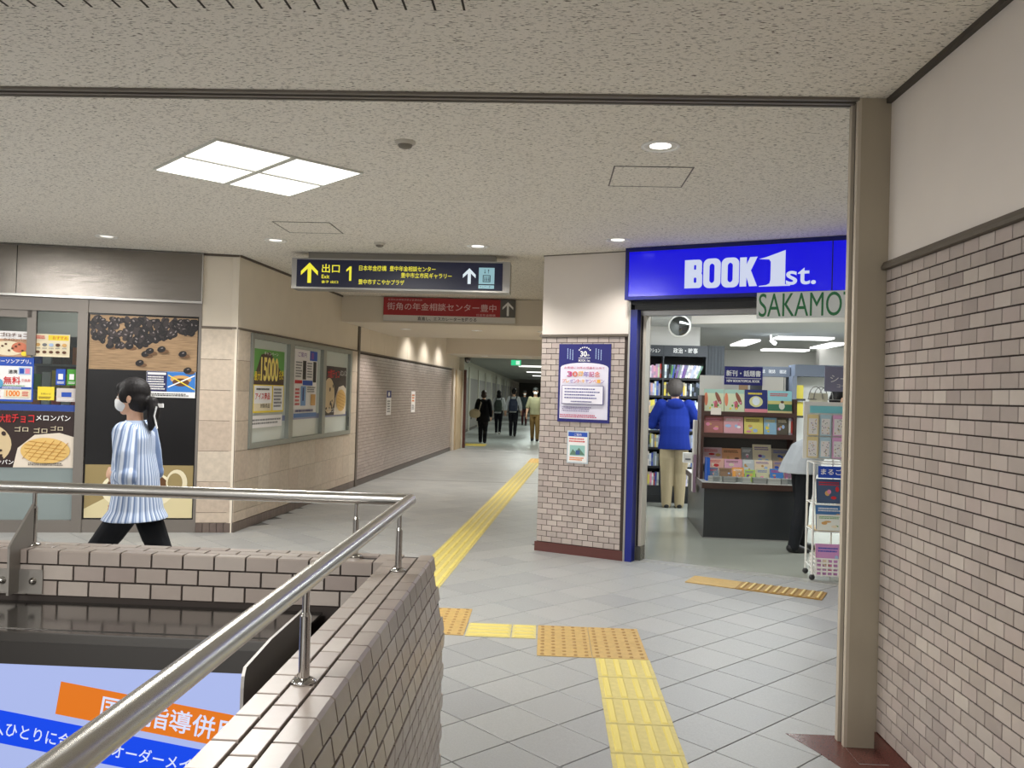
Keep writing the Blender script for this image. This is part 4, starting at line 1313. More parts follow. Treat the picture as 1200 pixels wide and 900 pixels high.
SO = M((232, 122, 26), 0.3, emit=0.85); SB = M((8, 72, 236), 0.3, emit=0.9); SWH = M((214, 222, 250), 0.3, emit=0.95)
p = Print(y=-0.0015)
p.rot = (-0.643, 0.585, radians(-8.4))
p.rect(-0.643, 0.489, -0.06, 0.585, SO)
p.text('国語指導併用', -0.512, 0.503, 0.067, SWH, w=0.405, bold=0.012)
p.rect(-1.6, 0.375, -0.05, 0.470, SB)
p.text('一人ひとりに合わせたオーダーメイド', -0.862, 0.398, 0.043, SWH, w=0.68, bold=0.008)
p.done('lettering', scr)
# crop overhang is cut by the cheek panel
MB().prism([(-0.441, -0.35), (-0.441, 0.745), (-0.437, 0.772), (-0.425, 0.79), (-0.24, 0.804), (0.09, 0.806), (0.09, -0.35)], 0.043, 0.051, 'x').build('side_panel', M((172, 168, 163), 0.45, 0.3), ad)

# ================================================================ tactile paving
TY = M((202, 188, 118), 0.55, noise=0.08, nscale=30, name='tactile_yellow'); TYB = M((220, 203, 110), 0.5, name='tactile_bar')
TB = M((188, 156, 92), 0.55, noise=0.1, nscale=25, name='tactile_ochre'); TBD = M((160, 126, 70), 0.5, name='tactile_dot')


def bar_tile(w, l, n=4):
    mb = MB()
    a, b = w / 2 - 0.002, l / 2 - 0.002
    mb.box(-a, -b, 0, a, b, 0.003, 0)
    for k in range(n):
        x = -w / 2 + (k + 0.5) * w / n
        z = 0.003
        v = [(x - 0.017, -b + 0.012, z), (x + 0.017, -b + 0.012, z), (x + 0.017, b - 0.012, z), (x - 0.017, b - 0.012, z),
             (x - 0.011, -b + 0.022, z + 0.005), (x + 0.011, -b + 0.022, z + 0.005), (x + 0.011, b - 0.022, z + 0.005), (x - 0.011, b - 0.022, z + 0.005)]
        mb.add(v, [(4, 5, 6, 7), (0, 1, 5, 4), (1, 2, 6, 5), (2, 3, 7, 6), (3, 0, 4, 7)], 1)
    return mb.mesh('paving_tile', [TY, TYB])


def dot_tile(w, l, nx=5, ny=5, m=(TB, TBD)):
    mb = MB()
    a, b = w / 2 - 0.0015, l / 2 - 0.0015
    mb.box(-a, -b, 0, a, b, 0.003, 0)
    for i in range(nx):
        for j in range(ny):
            x = -w / 2 + (i + 0.5) * w / nx; y = -l / 2 + (j + 0.5) * l / ny
            mb.lathe([(0.0125, 0.003), (0.009, 0.0075), (0.0, 0.0078)], (x, y, 0), 8, 1)
    return mb.mesh('paving_tile', [m[0], m[1]])


tp = thing('tactile_strip', 'yellow ribbed tactile strip running toward the camera from the ochre dotted pad', 'tactile paving', (0.455, 4.76, 0.0))
bt1 = bar_tile(0.305, 0.312)
for k in range(12): put('paving_tile', bt1, tp, (0.0 - 0.002 * k, -0.156 - k * 0.3135, 0.0003))
td = thing('tactile_pad', 'large ochre dotted tactile pad of four tiles at the path junction', 'tactile paving', (0.29, 5.075, 0.0))
dt = dot_tile(0.312, 0.312)
for (x, y) in ((-0.156, -0.156), (0.156, -0.156), (-0.156, 0.156), (0.156, 0.156)): put('paving_tile', dt, td, (x, y, 0.0003))
tc_ = thing('tactile_strip', 'short yellow ribbed strip between the two ochre dotted tactile pads', 'tactile paving', (-0.245, 5.235, 0.0))
bt2 = bar_tile(0.295, 0.275); bt3 = bar_tile(0.295, 0.15)
put('paving_tile', bt2, tc_, (-0.075, 0, 0.0003), pi / 2); put('paving_tile', bt3, tc_, (0.141, 0, 0.0003), pi / 2)
te = thing('tactile_pad', 'ochre dotted tactile pad half hidden by the tiled stair parapet', 'tactile paving', (-0.62, 5.42, 0.0))
for y in (-0.165, 0.147): put('paving_tile', dt, te, (0.0, y, 0.0003))
ts = thing('tactile_strip', 'long yellow ribbed tactile strip leading down the passage past the pillar', 'tactile paving', DW(0, 0), -AZ)
# passage strip: right edge passes (-.766,6.225); centre line 0.15 to the left
cx = (-0.766 + 0.121)  # right edge
def strip_pt(y): return (-0.766 + (y - 6.225) * tan(AZ) - 0.148, y)
ts.location = (strip_pt(5.75)[0], 5.75, 0)
bt4 = bar_tile(0.295, 0.306)
for k in range(40): put('paving_tile', bt4, ts, (0, 0.153 + k * 0.3075, 0.0003))
tm_ = thing('tactile_pad', 'orange-yellow dotted tactile tiles at the far end of the passage strip', 'tactile paving', (strip_pt(18.0)[0], 18.07, 0), -AZ)
dy = dot_tile(0.3, 0.3, 5, 5, (M((218, 178, 84), 0.55), M((228, 190, 96), 0.5)))
for k in range(4): put('paving_tile', dy, tm_, (0, 0.15 + 0.305 * k, 0.0003))
tf = thing('tactile_pad', 'small bright yellow tactile pad by the door far down the passage', 'tactile paving', (-1.98, 23.3, 0))
dz = dot_tile(0.3, 0.3, 5, 5, (M((226, 200, 80), 0.55), M((236, 212, 96), 0.5)))
for (x, y) in ((0, 0), (0.3, 0), (0, 0.35), (0.3, 0.35), (0, 0.7), (0.3, 0.7)): put('paving_tile', dz, tf, (x - 0.15, y, 0.0003))
tg = thing('tactile_mat', 'ochre tactile mat with bright ribs before the bookshop threshold', 'tactile paving', FW(0.64, -0.36), FA)
mb = MB().box(-0.002, -0.275, 0, 0.39, 0.0, 0.006, 0)
mb.build('plain_half', TB, tg, (0, 0, 0.0003))
mb = MB().box(0.392, -0.275, 0, 1.03, 0.0, 0.006, 0)
for k in range(10):
    x = 0.43 + k * 0.0625
    mb.box(x - 0.016, -0.262, 0.006, x + 0.016, -0.012, 0.011, 1)
    mb.box(x - 0.006, -0.25, 0.011, x + 0.006, -0.02, 0.0125, 2)
mb.build('ribbed_half', [M((160, 124, 56), 0.5), M((176, 140, 66), 0.5), M((228, 208, 138), 0.4)], tg, (0, 0, 0.0003))

# ================================================================ ceiling fittings
EM = M((255, 252, 244), 0.4, emit=2.2, name='lit_diffuser')
pa = thing('panel_light', 'square ceiling light of four lit panes set diagonally over the concourse', 'light', (-1.784, 5.04, H), pi / 4)
hs = 0.455
MB().box(-hs, -hs, -0.012, hs, -hs + 0.012, -0.0005).box(-hs, hs - 0.012, -0.012, hs, hs, -0.0005).box(-hs, -hs + 0.012, -0.012, -hs + 0.012, hs - 0.012, -0.0005).box(hs - 0.012, -hs + 0.012, -0.012, hs, hs - 0.012, -0.0005) \
    .box(-0.018, -hs + 0.012, -0.014, 0.018, hs - 0.012, -0.0005).box(-hs + 0.012, -0.012, -0.016, -0.018, 0.012, -0.0005).box(0.018, -0.012, -0.016, hs - 0.012, 0.012, -0.0005).build('frame', M((214, 214, 206), 0.5), pa)
for sx_ in (-1, 1):
    for sy_ in (-1, 1):
        x0, x1 = sorted((0.018 * sx_, (hs - 0.012) * sx_)); y0, y1 = sorted((0.012 * sy_, (hs - 0.012) * sy_))
        bxo('diffuser', (x0, y0, -0.010, x1, y1, -0.0008), EM, pa)


def downlight(loc, r, lit, label, power=0, warm=WARM, spot=130):
    t = thing('downlight', label, 'light', (loc[0], loc[1], loc[2]))
    MB().lathe([(r, -0.0006), (r, -0.006), (r * 0.88, -0.008), (r * 0.84, -0.003)], n=28).build('rim', M((244, 243, 240), 0.4), t)
    MB().lathe([(r * 0.84, -0.003), (r * 0.7, -0.0015), (r * 0.52, -0.001)], n=28).build('reflector', M((226, 224, 218), 0.4), t)
    MB().disc((0, 0, -0.0012), r * 0.56, 20, flip=True).build('bulb', M((255, 248, 236), 0.4, emit=lit), t)
    if power:
        lamp('SPOT', 'downlight_lamp', (loc[0], loc[1], loc[2] - 0.03), power, warm, 0.06, rot=(0, 0, 0), spot=spot, blend=0.6)
    return t


downlight((0.549, 4.418, H), 0.10, 6.0, 'round ceiling downlight nearest the pillar, beside the square access hatch', 90)
downlight((0.548, 7.092, H), 0.10, 2.5, 'round ceiling downlight just before the blue shop sign', 55)
downlight((-0.658, 7.54, H), 0.10, 2.5, 'round ceiling downlight above the right end of the navy exit sign', 90)
downlight((-2.455, 7.449, H), 0.10, 1.6, 'round ceiling downlight beside the left end of the navy exit sign', 120)
downlight((-3.982, 7.431, H), 0.10, 1.2, 'round ceiling downlight over the coffee graphic by the steel fascia', 60)
downlight((-5.6, 7.2, H), 0.10, 1.2, 'round ceiling downlight over the kiosk glass', 40)
# passage soffit and bay downlights
for k, (d, off, z, pw, lab) in enumerate(((4.6, 0.65, 2.4, 14, 'first beam, near the brick wall'), (4.6, 1.75, 2.4, 14, 'first beam, below the red sign'), (4.6, 2.75, 2.4, 12, 'first beam, near the pillar'),
                                          (7.6, 0.5, H, 8, 'first bay, nearer the wall'), (9.2, 0.5, H, 8, 'second bay, nearer the wall'), (10.8, 0.5, H, 8, 'third bay, nearer the wall'),
                                          (8.2, 1.7, H, 18, 'first bay, middle'), (10.4, 1.7, H, 18, 'second bay, middle'), (12.8, 0.8, 2.37, 12, 'second beam, near the wall'), (12.8, 1.9, 2.37, 12, 'second beam, middle'))):
    downlight(DW(d, off, z), 0.085, 1.5, 'small passage downlight in the %s' % lab, pw * 7)


def hatch(pts, label):
    x0, y0, x1, y1 = pts
    t = thing('access_hatch', label, 'hatch', ((x0 + x1) / 2, (y0 + y1) / 2, H))
    a, b = (x1 - x0) / 2, (y1 - y0) / 2
    g_ = M((96, 90, 82), 0.5, 0.4)
    MB().box(-a, -b, -0.003, a, -b + 0.008, -0.0004).box(-a, b - 0.008, -0.003, a, b, -0.0004).box(-a, -b + 0.008, -0.003, -a + 0.008, b - 0.008, -0.0004).box(a - 0.008, -b + 0.008, -0.003, a, b - 0.008, -0.0004).build('frame', g_, t)
    bxo('panel', (-a + 0.008, -b + 0.008, -0.0016, a - 0.008, b - 0.008, -0.0004), CEIL, t)


hatch((0.339, 4.813, 0.792, 5.275), 'square ceiling access hatch with thin metal frame near the big downlight')
hatch((-2.21, 6.60, -1.75, 7.06), 'square ceiling access hatch between the panel light and the navy exit sign')


def detector(loc, label, r=0.055):
    t = thing('smoke_detector', label, 'detector', loc)
    MB().lathe([(r, -0.0005), (r, -0.008), (r * 0.8, -0.016), (r * 0.72, -0.018)], n=24).build('base', M((190, 184, 172), 0.5), t)
    MB().lathe([(r * 0.72, -0.016), (r * 0.6, -0.030), (r * 0.3, -0.036), (0, -0.037)], n=20).build('chamber', M((120, 114, 104), 0.5), t)


detector((-0.782, 4.413, H), 'round ceiling smoke detector between the panel light and the big downlight')
detector((-1.53, 7.491, H), 'small smoke detector above the middle of the navy exit sign', 0.05)
# security camera at the passage mouth
sc = thing('security_camera', 'small dark dome camera by the doorway at the end of the brick wall', 'camera', DW(13.95, 0.2, 2.33))
MB().lathe([(0.0, 0.04), (0.09, 0.04), (0.09, 0.0), (0.075, -0.02)], n=18).build('base', M((60, 58, 56), 0.5), sc)
MB().ball((0, 0, -0.03), 0.075, n=16, k=8).build('dome', M((150, 150, 150), 0.1, 0.6), sc)
# lit strip in the far passage ceiling
for k, (x, y) in enumerate(((-0.55, 34.5), (-0.45, 43.5), (-0.3, 52.0))):
    tag(bxo('tube_light', (-0.65, -0.6, -0.03, 0.65, 0.6, -0.001), M((250, 252, 244), 0.5, emit=1.6), None, (x, y, 2.6)), 'lit ceiling panel in the dark far passage, %s from the green exit box' % ('first', 'second', 'third')[k], 'light')

# ================================================================ bookshop
IA = -AZ                                  # shop interior runs with the passage
def SH_(x, y, z=0.0):                      # shop interior frame, origin at the front left foot of the display table
    return (1.655 + x * cos(IA) - y * sin(IA), 8.976 + x * sin(IA) + y * cos(IA), z)


SFM = M((168, 171, 161), 0.16, noise=0.05, nscale=1.2, name='shop_vinyl')
a, b, c, d_ = FW(0.045, 0.06), FW(0.9, 0.06), FW(3.2, 0.06), (7.4, 6.25)
fl = struct(MB().prism([(a[0], a[1]), (c[0], c[1]), (7.4, 6.28), (7.4, 17.3), (1.12, 17.3)], -0.004, 0.003, 'z').build('floor_shop', SFM))
SCEIL = M((180, 180, 177), 0.85)
p1, p2 = FW(0.0, 0.13), FW(3.2, 0.13)
struct(MB().prism([(p1[0], p1[1]), (p2[0], p2[1]), (7.4, 6.3), (7.4, 17.3), (1.0, 17.3)], 2.46, 2.5, 'z').build('ceiling_shop', SCEIL))
SWALL = M((228, 226, 222), 0.8)
struct(MB().box(1.0, 17.2, 0, 7.5, 17.3, 2.46).box(7.4, 6.2, 0, 7.5, 17.2, 2.46).build('wall_shop_back', SWALL))
struct(MB().prism([(FW(0.045, 0.12)[0] - 0.05, FW(0.045, 0.12)[1]), (FW(0.045, 0.12)[0] - 0.0, FW(0.045, 0.12)[1]), (1.24, 17.2), (1.19, 17.2)], 0.003, 2.46, 'z').build('wall_shop_left', SWALL))
struct(MB().box(1.26, 11.98, 2.195, 2.11, 12.25, 2.46).build('wall_shop_bulkhead', SWALL))
struct(MB().box(4.9, 15.6, 1.9, 7.4, 15.8, 2.46).build('wall_shop_beam', SWALL))
pa_, pb_ = FW(0.02, 0.1), FW(3.2, 0.1)
struct(MB().prism([(0.05, 2.235), (0.05, 2.459), (0.12, 2.459), (0.12, 2.235)], 0.06, 3.2, 'x').build('wall_shop_soffit', M((222, 218, 210), 0.7), None, FW(0, 1.3), FA))
# ceiling lights of the shop
for k, (x, y, r, lab) in enumerate(((3.37, 14.8, 0.35, 'slanted lit strip on the shop ceiling left of the middle'), (3.95, 13.4, -0.06, 'wide lit panel on the shop ceiling nearest the entrance'), (4.85, 15.0, 0.35, 'lit strip on the shop ceiling at the right by the wall corner'), (4.55, 16.6, -0.06, 'dim lit strip low at the back of the shop ceiling'))):
    L_ = 0.55 if k in (0, 2) else 0.42
    W_ = 0.13 if k in (0, 2) else 0.2
    if k in (0, 2): dims = (-W_, -L_ * 1.3, -0.03, W_, L_ * 1.3, -0.0005)
    else: dims = (-L_, -W_, -0.03, L_, W_, -0.0005)
    tag(bxo('ceiling_light', dims, M((255, 255, 252), 0.4, emit=2.2), None, (x, y, 2.46), radians(-3)), lab, 'light')
tr_ = thing('track_spotlight', 'small white spotlight hanging from the shop ceiling', 'light', (3.35, 13.0, 2.46))
MB().tube([(0, 0, 0), (0, 0, -0.1)], 0.008, 8).build('stem', WHITE, tr_); MB().tube([(0, 0, -0.09), (0.05, -0.08, -0.14)], [0.02, 0.03], 12).build('head', WHITE, tr_)
# convex mirror
mr_ = thing('convex_mirror', 'round white-rimmed convex mirror hanging inside the shop entrance', 'mirror', (1.31, 8.62, 2.187), radians(-15))
MB().lathe([(0.098, -0.008), (0.116, 0.0), (0.112, 0.014), (0.09, 0.02), (0.0, 0.02)], n=32).build('rim', M((230, 230, 224), 0.4), mr_).rotation_euler = (-pi / 2, 0, 0)
vs = [(0.098 * sin(t), 0.03 * (1 - (sin(t)) ** 2) + 0.004) for t in [i * pi / 2 / 8 for i in range(8, -1, -1)]]
gm = MB().lathe([(r, z) for r, z in vs], n=32).build('glass', M((120, 124, 124), 0.04, 1.0), mr_); gm.rotation_euler = (pi / 2, 0, 0)
MB().tube([(0, 0.03, 0.0), (0, 0.05, 0.12), (0, 0.05, 0.272)], 0.008, 8).build('arm', WHITE, mr_)

# ---- tall black bookcase
CB = M((38, 40, 44), 0.5); CB2 = M((62, 66, 72), 0.5)
BC = SH_(0, 0)
bcx, bcy = 1.245, 11.93
bc = thing('bookcase', 'tall dark grey bookcase with white category lettering on the header', 'bookcase', (bcx, bcy, 0.003), IA)
Wd = 0.955
MB().box(0, 0.26, 0, Wd, 0.3, 2.19).build('back', M((22, 22, 24), 0.6), bc)
bxo('base', (0, -0.005, 0, Wd, 0.26, 0.235), CB, bc)
bxo('plinth', (0.0, -0.008, 0.0, Wd, -0.005, 0.11), M((30, 32, 36), 0.4), bc)
hd = bxo('header', (0, -0.012, 2.038, Wd, 0.26, 2.19), CB2, bc)
p = Print(y=-0.013)
p.text('政治・時事', 0.485, 2.08, 0.075, P_WHT, w=0.335, bold=0.02); p.text('ノンフィクション', 0.0 + 0.005, 2.085, 0.06, P_WHT, w=0.3, bold=0.02)
p.rect(0.352, 2.04, 0.356, 2.19, M((30, 32, 34), 0.5))
p.done('lettering', hd)
for x in (0.0, 0.345, Wd - 0.02): bxo('upright', (x, -0.004, 0.235, x + 0.02, 0.26, 2.038), CB2 if x else CB, bc)
SZs = [1.735, 1.488, 1.240, 1.002, 0.766, 0.505, 0.235]
for z in SZs[:-1]:
    bxo('shelf', (0.02, 0.0, z - 0.03, 0.345, 0.26, z), M((34, 35, 38), 0.5), bc)
    bxo('shelf', (0.365, 0.0, z - 0.03, Wd - 0.02, 0.26, z), M((34, 35, 38), 0.5), bc)
side = thing('column_cabinet', 'dark grey fluted cabinet end standing beside the tall bookcase', 'cabinet', (bcx + Wd + 0.004, bcy, 0.003), IA)
bxo('body', (0, -0.02, 0, 0.235, 0.3, 2.2), M((48, 54, 60), 0.5), side)
for k in range(5): bxo('rib', (0.02 + k * 0.044, -0.026, 0.02, 0.04 + k * 0.044, -0.02, 2.18), M((56, 62, 68), 0.5), side)

# ---- book mesh shared by all upright spines: unit box, colour from the object, title band on the spine
def spine_mat():
    m = bpy.data.materials.new('book_cover'); m.use_nodes = True
    nt = m.node_tree; b_ = nt.nodes['Principled BSDF']; b_.inputs['Roughness'].default_value = 0.45
    oi = nt.nodes.new('ShaderNodeObjectInfo'); tc = nt.nodes.new('ShaderNodeTexCoord'); sp = nt.nodes.new('ShaderNodeSeparateXYZ')
    nt.links.new(tc.outputs['Generated'], sp.inputs[0])
    ad1 = nt.nodes.new('ShaderNodeMath'); ad1.operation = 'MULTIPLY_ADD'; ad1.inputs[1].default_value = 1.0
    nt.links.new(sp.outputs['Z'], ad1.inputs[0]); nt.links.new(oi.outputs['Random'], ad1.inputs[2])
    fr_ = nt.nodes.new('ShaderNodeMath'); fr_.operation = 'FRACT'; nt.links.new(ad1.outputs[0], fr_.inputs[0])
    gt = nt.nodes.new('ShaderNodeMath'); gt.operation = 'LESS_THAN'; gt.inputs[1].default_value = 0.3; nt.links.new(fr_.outputs[0], gt.inputs[0])
    inv = nt.nodes.new('ShaderNodeMix'); inv.data_type = 'RGBA'; inv.blend_type = 'MIX'; inv.inputs['Factor'].default_value = 0.55
    nt.links.new(oi.outputs['Color'], inv.inputs[6]); inv.inputs[7].default_value = (0.25, 0.3, 0.42, 1)
    mx = nt.nodes.new('ShaderNodeMix'); mx.data_type = 'RGBA'
    nt.links.new(gt.outputs[0], mx.inputs['Factor']); nt.links.new(oi.outputs['Color'], mx.inputs[6]); nt.links.new(inv.outputs[2], mx.inputs[7])
    nt.links.new(mx.outputs[2], b_.inputs['Base Color'])
    return m


SPM = spine_mat(); PAGE = M((232, 226, 214), 0.8)
bm_ = MB().box(0, 0, 0, 1, 0.02, 1, 0).box(0, 0.02, 0, 0.06, 1, 1, 0).box(0.94, 0.02, 0, 1, 1, 1, 0).box(0.06, 0.02, 0.02, 0.94, 0.97, 0.985, 1)
BOOK = bm_.mesh('book', [SPM, PAGE])
COLN = [('white', (236, 236, 234)), ('pale blue', (180, 204, 230)), ('cream', (232, 222, 190)), ('grey', (150, 154, 160)), ('red', (190, 62, 58)), ('green', (90, 150, 96)), ('blue', (64, 96, 170)), ('yellow', (228, 206, 100)), ('black', (40, 40, 46)), ('pink', (222, 160, 180)), ('purple', (120, 90, 160)), ('pale green', (190, 214, 180))]
ORD = ['first', 'second', 'third', 'fourth', 'fifth', 'sixth', 'seventh', 'eighth', 'ninth', 'tenth', 'eleventh', 'twelfth', 'thirteenth', 'fourteenth', 'fifteenth', 'sixteenth', 'seventeenth', 'eighteenth', 'nineteenth', 'twentieth', 'twenty-first', 'twenty-second', 'twenty-third', 'twenty-fourth', 'twenty-fifth', 'twenty-sixth', 'twenty-seventh', 'twenty-eighth', 'twenty-ninth', 'thirtieth']
ROWN = ['top', 'second', 'third', 'fourth', 'fifth', 'sixth', 'lowest']
PALS = [  # per bay and row: colour indices that dominate
    [[0, 11, 4, 0, 6, 9, 2], [5, 0, 1, 0, 5, 10, 10, 0, 4, 8, 8, 0]],
    [[4, 11, 1, 5, 2, 6], [8, 4, 8, 7, 0, 0, 8, 6]], [[0, 11, 1, 0, 11, 2, 7], [1, 6, 3, 0]], [[0, 3, 6, 0, 1, 5], [6, 0, 3, 8]],
    [[0, 3, 7, 0, 1, 3], [0, 3, 8, 1]], [[0, 0, 7, 3, 3, 1], [3, 0, 0, 6]], [[6, 0, 7, 4, 0, 9], [0, 3, 9, 0]]]
rb = random.Random(21)
for r, z in enumerate(SZs):
    for bay, (x0, x1) in enumerate(((0.022, 0.343), (0.367, 0.932))):
        x = x0 + rb.uniform(0, 0.008); k = 0
        lean = 0.0
        while True:
            t = rb.uniform(0.019, 0.031)
            h_ = rb.uniform(0.165, 0.198) if r != 0 or bay == 0 else 0.185
            if r == 0 and bay == 1 and k > 1: lean = min(0.42, 0.05 + 0.022 * k)
            adv = t / cos(lean) if lean else t
            tip = h_ * sin(lean)
            if x + adv + tip > x1: break
            ci = rb.choice(PALS[r][bay]) if rb.random() < 0.8 else rb.randrange(len(COLN))
            nm, colr = COLN[ci]
            o = bpy.data.objects.new('book', BOOK); C.objects.link(o)
            lx, ly = bcx + x * cos(IA) - 0.02 * sin(IA), bcy + x * sin(IA) + 0.02 * cos(IA)
            o.location = (lx, ly, 0.003 + z + (0.0006 + (t * sin(lean) if lean else 0)))
            o.rotation_euler = (0, lean, IA)
            o.scale = (t, 0.13, h_)
            o.color = rgb(tuple(max(0, min(255, v + rb.randint(-14, 14))) for v in colr))
            tag(o, '%s book, %s from left, %s bay, %s row, dark grey bookcase' % (nm, ORD[k], ('narrow', 'wide')[bay], ROWN[r]), 'book', 'books in the dark grey bookcase')
            x += adv + 0.001; k += 1

# ---- display table with book rack
dtb = thing('display_table', 'dark grey display table base with brown rimmed top at the shop entrance', 'table', SH_(0, 0, 0.003), IA)
TW, TD_ = 1.02, 1.56
DKG = M((40, 43, 46), 0.4, coat=0.15)
bxo('base', (0.01, 0.012, 0.0, TW, TD_, 0.525), DKG, dtb)
bxo('kick_edge', (0.006, 0.008, 0.0, TW + 0.002, 0.012, 0.012), M((150, 150, 146), 0.5), dtb)
bxo('top', (-0.02, -0.02, 0.525, TW + 0.03, TD_ + 0.02, 0.585), M((66, 44, 36), 0.45), dtb)
bxo('top_liner', (-0.012, -0.012, 0.585, TW + 0.02, TD_, 0.59), M((206, 204, 198), 0.5), dtb)
BRW = M((72, 46, 38), 0.45)
rk = thing('book_rack', 'brown wooden stepped book rack standing on the display table', 'rack', SH_(-0.005, 0.30, 0.5935), IA)
bxo('side_panel', (0.0, 0, 0, 0.032, 0.34, 0.905), BRW, rk); bxo('side_panel', (0.975, 0, 0, 1.007, 0.34, 0.89), BRW, rk)
bxo('back_panel', (0.032, 0.3, 0, 0.975, 0.32, 0.9), M((70, 66, 62), 0.6), rk)
for z in (0.69, 0.455): bxo('shelf', (0.032, 0.02, z, 0.975, 0.3, z + 0.044), BRW, rk)
bxo('shelf_lip', (0.032, 0.0, 0.69, 0.975, 0.02, 0.75 - 0.012), BRW, rk); bxo('shelf_lip', (0.032, 0.0, 0.455, 0.975, 0.02, 0.505), BRW, rk)
for nm, x0, x1 in (('backing_card', 0.014, 0.29), ('backing_card', 0.70, 0.93)):
    o = tag(bxo(nm, (x0, 0.0, 0, x1, 0.006, 0.24), M((224, 222, 216), 0.6), None, SH_(-0.005, 0.63, 1.486), IA), 'plain white backing card above the book rack, %s' % ('beside the dark cabinet end' if x0 < 0.1 else 'under the grey shelf header'), 'card')
sgn = thing('topic_sign', 'blue sign with white lettering standing on top of the brown book rack', 'sign', SH_(0.275, 0.60, 1.4865), IA)
bxo('board', (0, 0, 0.14, 0.415, 0.012, 0.345), P_NAVY, sgn); bxo('stand', (0.16, 0.002, 0, 0.26, 0.01, 0.14), M((180, 150, 120), 0.6), sgn)
p = Print(y=-0.001); p.text('新刊・話題書', 0.02, 0.235, 0.068, P_WHT, w=0.375, bold=0.02); p.rect(0.015, 0.212, 0.4, 0.217, P_WHT); p.text('NEW BOOK/TOPICAL BOOK', 0.025, 0.17, 0.028, P_WHT, w=0.36, bold=0.03)
p.done('lettering', sgn)


def cover_book(label, loc, w_, h_, base, art, tilt=-0.16, t=0.016, group=None, nm='book'):
    o = thing(nm, label, 'book', loc, IA, group)
    e = MB().box(0, 0, 0, w_, t, h_, 0).box(0.003, 0.0015, 0.002, w_ - 0.0, t - 0.0015, h_ + 0.0003, 1).build('cover', [base, PAGE], o)
    p = Print(y=-0.0006, step=0.0004)
    art(p, w_, h_)
    q = p.done('cover_print', o)
    o.rotation_euler = (tilt, 0, IA)
    return o


def art_animals(p, w_, h_):
    p.rect(0, 0, w_, h_, M((214, 220, 186), 0.5)); p.rect(0, h_ * 0.82, w_, h_, M((170, 206, 190), 0.5))
    p.ell(w_ * 0.1, h_ * 0.55, w_ * 0.09, h_ * 0.3, M((222, 130, 92), 0.5)); p.ell(w_ * 0.72, h_ * 0.6, w_ * 0.1, h_ * 0.3, M((140, 78, 56), 0.5), 14, 0.4); p.ell(w_ * 0.6, h_ * 0.3, w_ * 0.1, h_ * 0.2, M((190, 90, 100), 0.5), 12)
    for k in range(6): p.ell(w_ * (0.3 + 0.1 * k), h_ * (0.15 + 0.13 * (k % 3)), w_ * 0.05, h_ * 0.05, [P_YEL, P_GRN, P_PNK][k % 3], 8)
def art_navy(p, w_, h_):
    p.rect(0, 0, w_, h_, M((28, 40, 110), 0.5)); p.ell(w_ * 0.5, h_ * 0.48, w_ * 0.3, h_ * 0.24, M((216, 214, 150), 0.5)); p.ell(w_ * 0.5, h_ * 0.5, w_ * 0.17, h_ * 0.18, M((222, 230, 236), 0.5)); p.rect(0, 0, w_, h_ * 0.16, M((226, 140, 150), 0.5))
    p.fine(w_ * 0.15, h_ * 0.76, w_ * 0.7, h_ * 0.14, P_YEL, 1, 7)
def art_field(p, w_, h_):
    p.rect(0, 0, w_, h_, M((150, 206, 214), 0.5)); p.rect(0, 0, w_, h_ * 0.45, M((60, 120, 90), 0.5)); p.rect(0, h_ * 0.4, w_, h_ * 0.55, M((206, 196, 120), 0.5)); p.rect(0, 0, w_, h_ * 0.1, M((226, 206, 150), 0.5))
    p.ell(w_ * 0.58, h_ * 0.32, w_ * 0.12, h_ * 0.16, M((222, 222, 206), 0.5)); p.ell(w_ * 0.6, h_ * 0.5, w_ * 0.07, h_ * 0.06, P_BRN); p.fine(w_ * 0.1, h_ * 0.74, w_ * 0.8, h_ * 0.16, P_RED, 2, 8)
def art_plain(base, accent, seed):
    def f(p, w_, h_):
        r_ = random.Random(seed)
        p.rect(0, 0, w_, h_, base)
        p.fine(w_ * 0.1, h_ * 0.72, w_ * 0.8, h_ * 0.18, accent, 2, seed)
        for k in range(4):
            p.ell(w_ * r_.uniform(0.2, 0.8), h_ * r_.uniform(0.15, 0.6), w_ * r_.uniform(0.06, 0.16), h_ * r_.uniform(0.05, 0.12), r_.choice([accent, P_PNK, P_CRM, P_TAN, P_LBL]), 10)
    return f
def RK(x, y, z): return SH_(-0.005 + x, 0.30 + y, 0.5935 + z)
TOPR = [('pale animal picture book, first on the top shelf of the brown rack', 0.036, 0.21, 0.245, art_animals), ('pale animal picture book, second on the top shelf of the brown rack', 0.252, 0.212, 0.245, art_animals),
        ('navy picture book with round pale figure on the top shelf of the brown rack', 0.468, 0.24, 0.25, art_navy), ('blue and green ballplayer picture book on the top shelf of the brown rack', 0.712, 0.255, 0.245, art_field)]
for lab, x, ww, hh, art in TOPR: cover_book(lab, RK(x, 0.05, 0.7345), ww, hh, P_CRM, art, group='books facing out on the top rack shelf')
MIDR = [('dark pink book facing out, first on the middle shelf of the brown rack', 0.036, 0.21, art_plain(M((176, 110, 104), 0.5), P_PNK, 1)), ('light pink book facing out, second on the middle shelf of the brown rack', 0.252, 0.205, art_plain(M((226, 168, 176), 0.5), P_WHT, 2)),
        ('yellow book facing out, third on the middle shelf of the brown rack', 0.468, 0.2, art_plain(M((228, 214, 116), 0.5), P_BRN, 3)), ('half blue book facing out on the middle shelf of the brown rack', 0.678, 0.13, art_plain(M((150, 190, 214), 0.5), P_YEL, 4)),
        ('dark brown book facing out on the middle shelf of the brown rack', 0.814, 0.115, art_plain(M((92, 84, 70), 0.5), P_CRM, 5))]
for lab, x, ww, art in MIDR: cover_book(lab, RK(x, 0.05, 0.4995), ww, 0.185, P_CRM, art, group='books facing out on the middle rack shelf')
